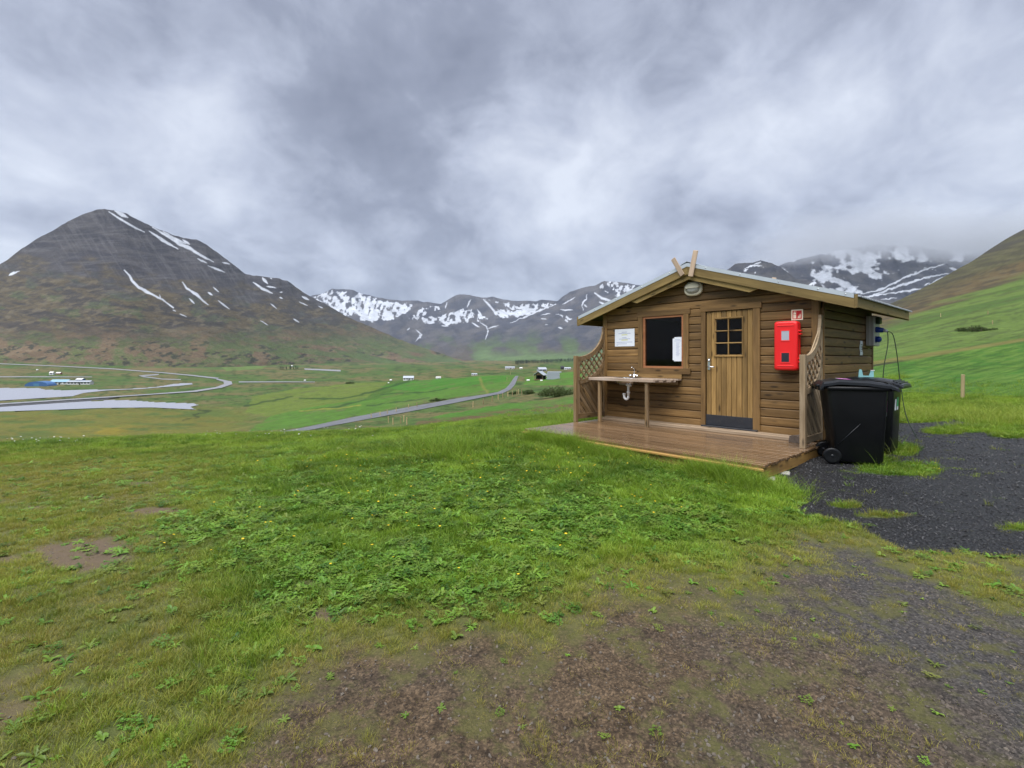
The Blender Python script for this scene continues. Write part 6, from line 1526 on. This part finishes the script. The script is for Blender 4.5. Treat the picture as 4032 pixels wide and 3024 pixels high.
def grow():
    g = np.random.default_rng(21); HALF = math.radians(52)
    # short lawn
    src = [tuft('lawn_tuft_a', 26, .022, .055, .055, .0042, .5, 1), tuft('lawn_tuft_b', 26, .018, .045, .06, .0045, .8, 2), tuft('lawn_tuft_c', 22, .03, .075, .05, .0042, .7, 3), tuft('lawn_tuft_d', 18, .012, .03, .06, .005, 1.0, 4)]
    x, y, z = sample(150000, 1.3, 24, HALF, g, 0.75)
    px, py, dirt, grav, worn, dry, lush = zones(x, y, z)
    patch = fbm(x * 2.2 + 70, y * 2.2 + 3, 4)
    dens = (1 - grav * 0.985) * (1 - 0.82 * worn) * (1 - dirt * (0.95 - 0.5 * sstep(.48, .62, patch) - .30 * sstep(.52, .66, fbm(x * 7, y * 7, 2))))
    keep = (g.random(len(x)) < dens) & ~in_cabin(x, y)[0]
    x, y, z, dry, lush, dirt, px, py, patch, worn, grav = (a[keep] for a in (x, y, z, dry, lush, dirt, px, py, patch, worn, grav)); n = len(x)
    r = np.hypot(x, y)
    bare = np.clip(dirt + worn + grav, 0, 1)
    s = (0.75 + 0.5 * g.random(n)) * (1 - 0.45 * dry) * (1 + 0.05 * lush) * (1 - .3 * bare) * (1 + 0.035 * np.maximum(r - 3, 0)) * (0.75 + .6 * patch)
    sz = s * (1 - .22 * lush) * (1 + .45 * sstep(.52, .68, fbm(x * 4 + 2, y * 4 + 7, 3))) * (1 + .25 * sstep(.5, .7, fbm(x * .8 + 9, y * .8 + 30, 3)))
    dr = np.clip(dry * .62 + .25 * bare + g.normal(0, .16, n) + .10, 0, 1) * (1 - .55 * lush)
    tint = np.clip(.42 + 1.0 * (fbm(x * 1.4 + 8, y * 1.4 + 4, 4) - .5) * 2 + 1.3 * (fbm(x * 6 + 8, y * 6 + 4, 3) - .5) + g.normal(0, .25, n), 0, 1)
    var = np.where(bare + dry * .4 > .55, g.integers(1, 4, n), g.integers(0, 3, n)); var = np.where((bare > .5) & (g.random(n) < .7), 3, var)
    scatter('lawn_grass', src, np.stack([x, y, z + ZC - .004], 1), yaw(n, g, .1), np.stack([s, s, sz], 1), var, tint, dr, 'short green and yellowish lawn grass of the foreground', 'grass')
    # long grass: along the deck, on the mound, at the far rim and behind the gravel
    src = [tuft('long_tuft_a', 22, .12, .30, .07, .0048, .75, 11, 4, lean=.45), tuft('long_tuft_b', 20, .10, .26, .08, .0048, 1.1, 12, 4, lean=.6), tuft('long_tuft_c', 16, .15, .36, .06, .0045, .6, 13, 4, lean=.4)]
    x, y, z = sample(90000, 3, 40, HALF, g, 0.7)
    px, py, dirt, grav, worn, dry, lush = zones(x, y, z); ins, u, v = in_cabin(x, y)
    edge = np.exp(-((v + 2.62) / .17) ** 2) * sstep(-.5, -.1, u) * sstep(4.32, 4.12, u)
    left = np.exp(-((u + .35) / .35) ** 2) * sstep(-2.9, -2.2, v)
    clump = np.exp(-(((px - 1775) / 130) ** 2 + ((py - 1775) / 38) ** 2)) * 1.2
    mound = np.exp(-(((px - 2120) / 160) ** 2 + ((py - 1690) / 40) ** 2)) + .5 * np.exp(-(((px - 1650) / 500) ** 2 + ((py - 1735) / 30) ** 2))
    rim = .30 * sstep(1780, 1715, py) * sstep(2300, 1900, px) * (y > 7)
    rough = sstep(3380, 3470, px) * sstep(1700, 1650, py) * sstep(1560, 1600, py) * 1.2
    rightf = .35 * sstep(3380, 3470, px) * sstep(1660, 1560, py) * sstep(40, 15, np.hypot(x, y))
    binp = np.exp(-(((px - 3470) / 70) ** 2 + ((py - 1835) / 22) ** 2)) + .7 * np.exp(-(((px - 3540) / 60) ** 2 + ((py - 1775) / 18) ** 2))
    spots = .04 * sstep(.62, .72, fbm(x * 1.7 + 5, y * 1.7 + 60, 3)) * lush
    dens = np.maximum.reduce([edge, left, clump, mound, rim, rough, rightf, spots, .6 * binp]) * np.where(binp > .3, 1, (1 - grav)) * (1 - .9 * dirt)
    keep = (g.random(len(x)) < dens) & ~ins
    def extra(uu, vv):
        ex = LX + cA * uu + sA * vv; ey = LY - sA * uu + cA * vv; return ex, ey
    ne = 2300; uu = g.uniform(-.35, 4.22, ne); vv = -2.50 - np.abs(g.normal(0, .13, ne)); kp = fbm(uu * 1.6, vv * 0 + 3, 3) > .30; x1, y1 = extra(uu[kp], vv[kp])
    ne = 900; uu = -.06 - np.abs(g.normal(0, .22, ne)); vv = g.uniform(-2.6, 1.0, ne); x2, y2 = extra(uu, vv)
    ne = 420; u3 = (g.normal(1775, 85, ne) - HX) / F; Y3 = 1.53 * F / (g.normal(1778, 26, ne) - HY); x3, y3 = u3 * Y3, Y3
    ne = 120; uu = W + .2 + g.normal(0, .25, ne); vv = -2.75 + g.normal(0, .15, ne); x4, y4 = extra(uu, vv)
    xe, ye = np.concatenate([x1, x2, x3, x4]), np.concatenate([y1, y2, y3, y4]); ze = zt(xe, ye)
    pe = pix(xe, ye, ze); nz = np.zeros(len(xe))
    x, y, z = np.concatenate([x[keep], xe]), np.concatenate([y[keep], ye]), np.concatenate([z[keep], ze])
    edge, rough, rightf, rim, clump, px, binp = (np.concatenate([a[keep], b]) for a, b in ((edge, nz + .9), (rough, nz), (rightf, nz), (rim, nz), (clump, nz), (px, pe[0]), (binp, nz)))
    keep = np.ones(len(x), bool)
    k = [a[keep] for a in (x, y, z, edge, rough, rightf, rim, clump, px, binp)]; x, y, z, edge, rough, rightf, rim, clump, px, binp = k; n = len(x); r = np.hypot(x, y)
    s = g.uniform(.55, 1.1, n) * (1 - .25 * (edge > .3) * sstep(.4, .6, fbm(x * 2, y * 2, 2))) * np.where(rim > .05, .55, 1) * np.where(binp > .3, .5, 1) * np.where(rightf > .1, .6, 1) * (1 + .012 * r)
    s = s * np.where(edge > .3, .92, 1)
    tint = np.clip(g.normal(.55, .25, n) + .2 * (rough > .3), 0, 1); dr = np.clip(g.normal(.10, .14, n) + .25 * (rough > .3), 0, 1)
    scatter('long_grass', src, np.stack([x, y, z + ZC - .01], 1), yaw(n, g, .15), np.stack([s, s, s], 1), g.integers(0, 3, n), tint, dr, 'long green grass along the deck edge and the lawn rim', 'grass')
    # broad-leaved weeds and clover
    src = [rosette('weed_a', 9, .05, .11, .014, 1), rosette('weed_b', 8, .06, .13, .018, 2, .8), rosette('weed_c', 11, .04, .08, .012, 3, .4), rosette('weed_d', 7, .05, .10, .022, 4, .9, False), clover('clover_a', 26, .07, 5), clover('clover_b', 34, .09, 6)]
    x, y, z = sample(95000, 1.3, 13, HALF, g, 0.6)
    px, py, dirt, grav, worn, dry, lush = zones(x, y, z); p2 = fbm(x * 1.5 + 20, y * 1.5 + 90, 4)
    dens = np.clip(lush * sstep(.38, .60, p2) * .75 + .05 * (1 - dirt) + .008 * dirt, 0, 1) * (1 - grav) * (1 - .4 * worn)
    keep = (g.random(len(x)) < dens) & ~in_cabin(x, y, .05)[0]
    x, y, z, dry, lush, dirt = (a[keep] for a in (x, y, z, dry, lush, dirt)); n = len(x)
    s = g.uniform(.26, .66, n) * (1 + .15 * lush) * (1 - .35 * dirt) * (.75 + .07 * np.hypot(x, y)); var = g.integers(0, 6, n); var = np.where((lush > .4) & (g.random(n) < .35), g.integers(4, 6, n), var)
    scatter('weed_cover', src, np.stack([x, y, z + ZC + .012 * lush], 1), yaw(n, g, .12), np.stack([s, s, s], 1), var, np.clip(g.normal(.5, .28, n), 0, 1), np.clip(g.normal(.12, .16, n) + .2 * dirt, 0, 1), 'broad-leaved green weeds and clover in the middle of the lawn', 'weeds')
    # yellow flowers
    src = [flower('yellow_flower_a', .085, .009, 1), flower('yellow_flower_b', .11, .010, 2), flower('yellow_flower_c', .06, .011, 3)]
    P = []
    for cx, cy_, sx, sy, m in ((2200, 1850, 120, 45, 44), (1420, 1900, 110, 35, 20), (1700, 1890, 200, 60, 26), (2450, 1960, 260, 60, 14), (2530, 2010, 40, 25, 8), (1200, 2080, 260, 110, 16), (1900, 2040, 300, 120, 16), (680, 2180, 60, 30, 3), (1000, 2010, 140, 70, 5), (2600, 1870, 120, 30, 5), (1300, 1800, 160, 30, 16), (3690, 1868, 20, 8, 3), (1360, 2280, 60, 20, 3)):
        for q in range(m):
            a, b = g.normal(cx, sx), g.normal(cy_, sy)
            if b < 1745: continue
            u_ = (a - HX) / F; Yd = 1.5 * F / (b - HY)
            for _ in range(6): Yd = -float(zt(np.array([u_ * Yd]), np.array([Yd]))[0]) * F / (b - HY)
            if not in_cabin(np.array([u_ * Yd]), np.array([Yd]), .1)[0][0]: P.append((u_ * Yd, Yd))
    P = np.array(P); n = len(P); zz = zt(P[:, 0], P[:, 1]); s = g.uniform(.8, 1.3, n)
    scatter('buttercup_cover', src, np.stack([P[:, 0], P[:, 1], zz + ZC], 1), yaw(n, g, .15), np.stack([s, s, s], 1), g.integers(0, 3, n), g.random(n), g.random(n), 'small yellow flowers scattered over the lawn', 'flowers')
    src = [flower('white_flower_a', .10, .016, 5, 'whitepetal'), flower('white_flower_b', .14, .018, 6, 'whitepetal')]
    x, y, z = sample(2200, 9, 21, HALF, g, 0); px, py = pix(x, y, z); dens = np.exp(-((py - np.interp(px, [0, 700, 1300], [1752, 1728, 1718])) / 14) ** 2) * sstep(1700, 1200, px) * sstep(.42, .6, fbm(x * .7, y * .7, 3))
    keep = g.random(len(x)) < dens; x, y, z = x[keep], y[keep], z[keep]; n = len(x); s = g.uniform(.8, 1.5, n)
    scatter('white_flower_cover', src, np.stack([x, y, z + ZC], 1), yaw(n, g, .15), np.stack([s, s, s], 1), g.integers(0, 2, n), g.random(n), g.random(n), 'small white flowers along the far left rim of the lawn', 'flowers')
    # stones
    src = [stone('chip_%d' % i, i, 'stone', .55) for i in range(5)]
    x, y, z = sample(150000, 1.4, 15, HALF, g, 0.45)
    px, py, dirt, grav, worn, dry, lush = zones(x, y, z)
    keep = (g.random(len(x)) < np.clip(grav * .95, 0, 1)) & ~in_cabin(x, y, -.2)[0]
    x, y, z = x[keep], y[keep], z[keep]; n = len(x); s = .005 + .010 * g.random(n) ** 3.6
    s = s * (1 + .06 * np.hypot(x, y)); fl = g.uniform(.6, 1.1, (n, 3))
    scatter('gravel_chips', src, np.stack([x, y, z + ZC + s * .15], 1), yaw(n, g, .6), s[:, None] * fl, g.integers(0, 5, n), np.clip(g.normal(.45, .3, n), 0, 1), g.random(n), 'dark wet basalt gravel of the yard right of the cabin', 'gravel')
    src = [stone('pebble_%d' % i, 20 + i, 'pebble', .6) for i in range(5)]
    x, y, z = sample(120000, 1.3, 8, HALF, g, 0.6)
    px, py, dirt, grav, worn, dry, lush = zones(x, y, z)
    right = sstep(1500, 3600, px)
    keep = (g.random(len(x)) < np.clip(dirt * (.16 + .34 * right) + worn * .10 + .06 * sstep(2450, 2800, py) * sstep(1500, 300, px), 0, 1) * (1 - grav))
    x, y, z, right = x[keep], y[keep], z[keep], right[keep]; n = len(x); s = .0028 + .012 * g.random(n) ** 4.5; fl = g.uniform(.6, 1.15, (n, 3))
    scatter('soil_pebbles', src, np.stack([x, y, z + ZC + s * .1], 1), yaw(n, g, .5), s[:, None] * fl, g.integers(0, 5, n), np.clip(g.normal(.5, .3, n) - .35 * right, 0, 1), g.random(n), 'small pebbles pressed into the bare brown soil', 'pebbles')
grow()

# ------------------------------------------------------------------ air
def haze():
    t = NT('pale_haze'); t.N.remove(t.bsdf)
    pv = t.n('ShaderNodeVolumePrincipled'); pv.inputs['Color'].default_value = (0.64, 0.75, 0.95, 1); pv.inputs['Density'].default_value = 3.3e-5; pv.inputs['Anisotropy'].default_value = 0.1
    t.L(pv.outputs[0], t.out.inputs['Volume'])
    mb = MB(); mb.box(-9600, 9600, -9600, 9600, -75, 1010); o = mb.obj('haze', t.mat); tag(o, 'thin pale blue haze between the camera and the mountains', 'haze', kind='stuff')
haze()
def cloud():
    t = NT('low_cloud_vapour'); t.N.remove(t.bsdf)
    v = t.pos(); sep = t.n('ShaderNodeSeparateXYZ'); t.L(v, sep.inputs[0])
    n1 = t.noise(t.map(v, (1, 1, 2.2)), 0.0022, 5, 0.6)
    def ss(a, b, x):
        q = t.n('ShaderNodeMapRange'); q.interpolation_type = 'SMOOTHSTEP'; t.put(q.inputs[0], x); q.inputs[1].default_value = a; q.inputs[2].default_value = b; return q.outputs[0]
    shape = t.math('MULTIPLY', ss(545.0, 735.0, sep.outputs[2]), ss(985.0, 800.0, sep.outputs[2]))
    shape = t.math('MULTIPLY', shape, t.math('MULTIPLY', ss(1350.0, 2150.0, sep.outputs[0]), ss(4150.0, 3300.0, sep.outputs[0])))
    shape = t.math('MULTIPLY', shape, t.math('MULTIPLY', ss(2520.0, 2950.0, sep.outputs[1]), ss(4280.0, 3800.0, sep.outputs[1])))
    d = t.math('ADD', t.math('MULTIPLY', shape, 1.15), t.math('MULTIPLY', t.math('SUBTRACT', n1, 0.68), 2.4))
    d = t.math('MULTIPLY', t.math('MINIMUM', t.math('MAXIMUM', d, 0.0), 1.0), t.math('MINIMUM', t.math('MULTIPLY', shape, 4.0), 1.0))
    pv = t.n('ShaderNodeVolumePrincipled'); pv.inputs['Color'].default_value = (0.72, 0.75, 0.81, 1); pv.inputs['Anisotropy'].default_value = 0.2
    t.L(t.math('MULTIPLY', d, 0.0042), pv.inputs['Density']); t.L(pv.outputs[0], t.out.inputs['Volume'])
    mb = MB(); mb.box(1300, 4200, 2500, 4300, 500, 990); o = mb.obj('low_cloud', t.mat); tag(o, 'low grey cloud bank hiding the snowy summit behind the cabin', 'cloud', kind='stuff')
cloud()
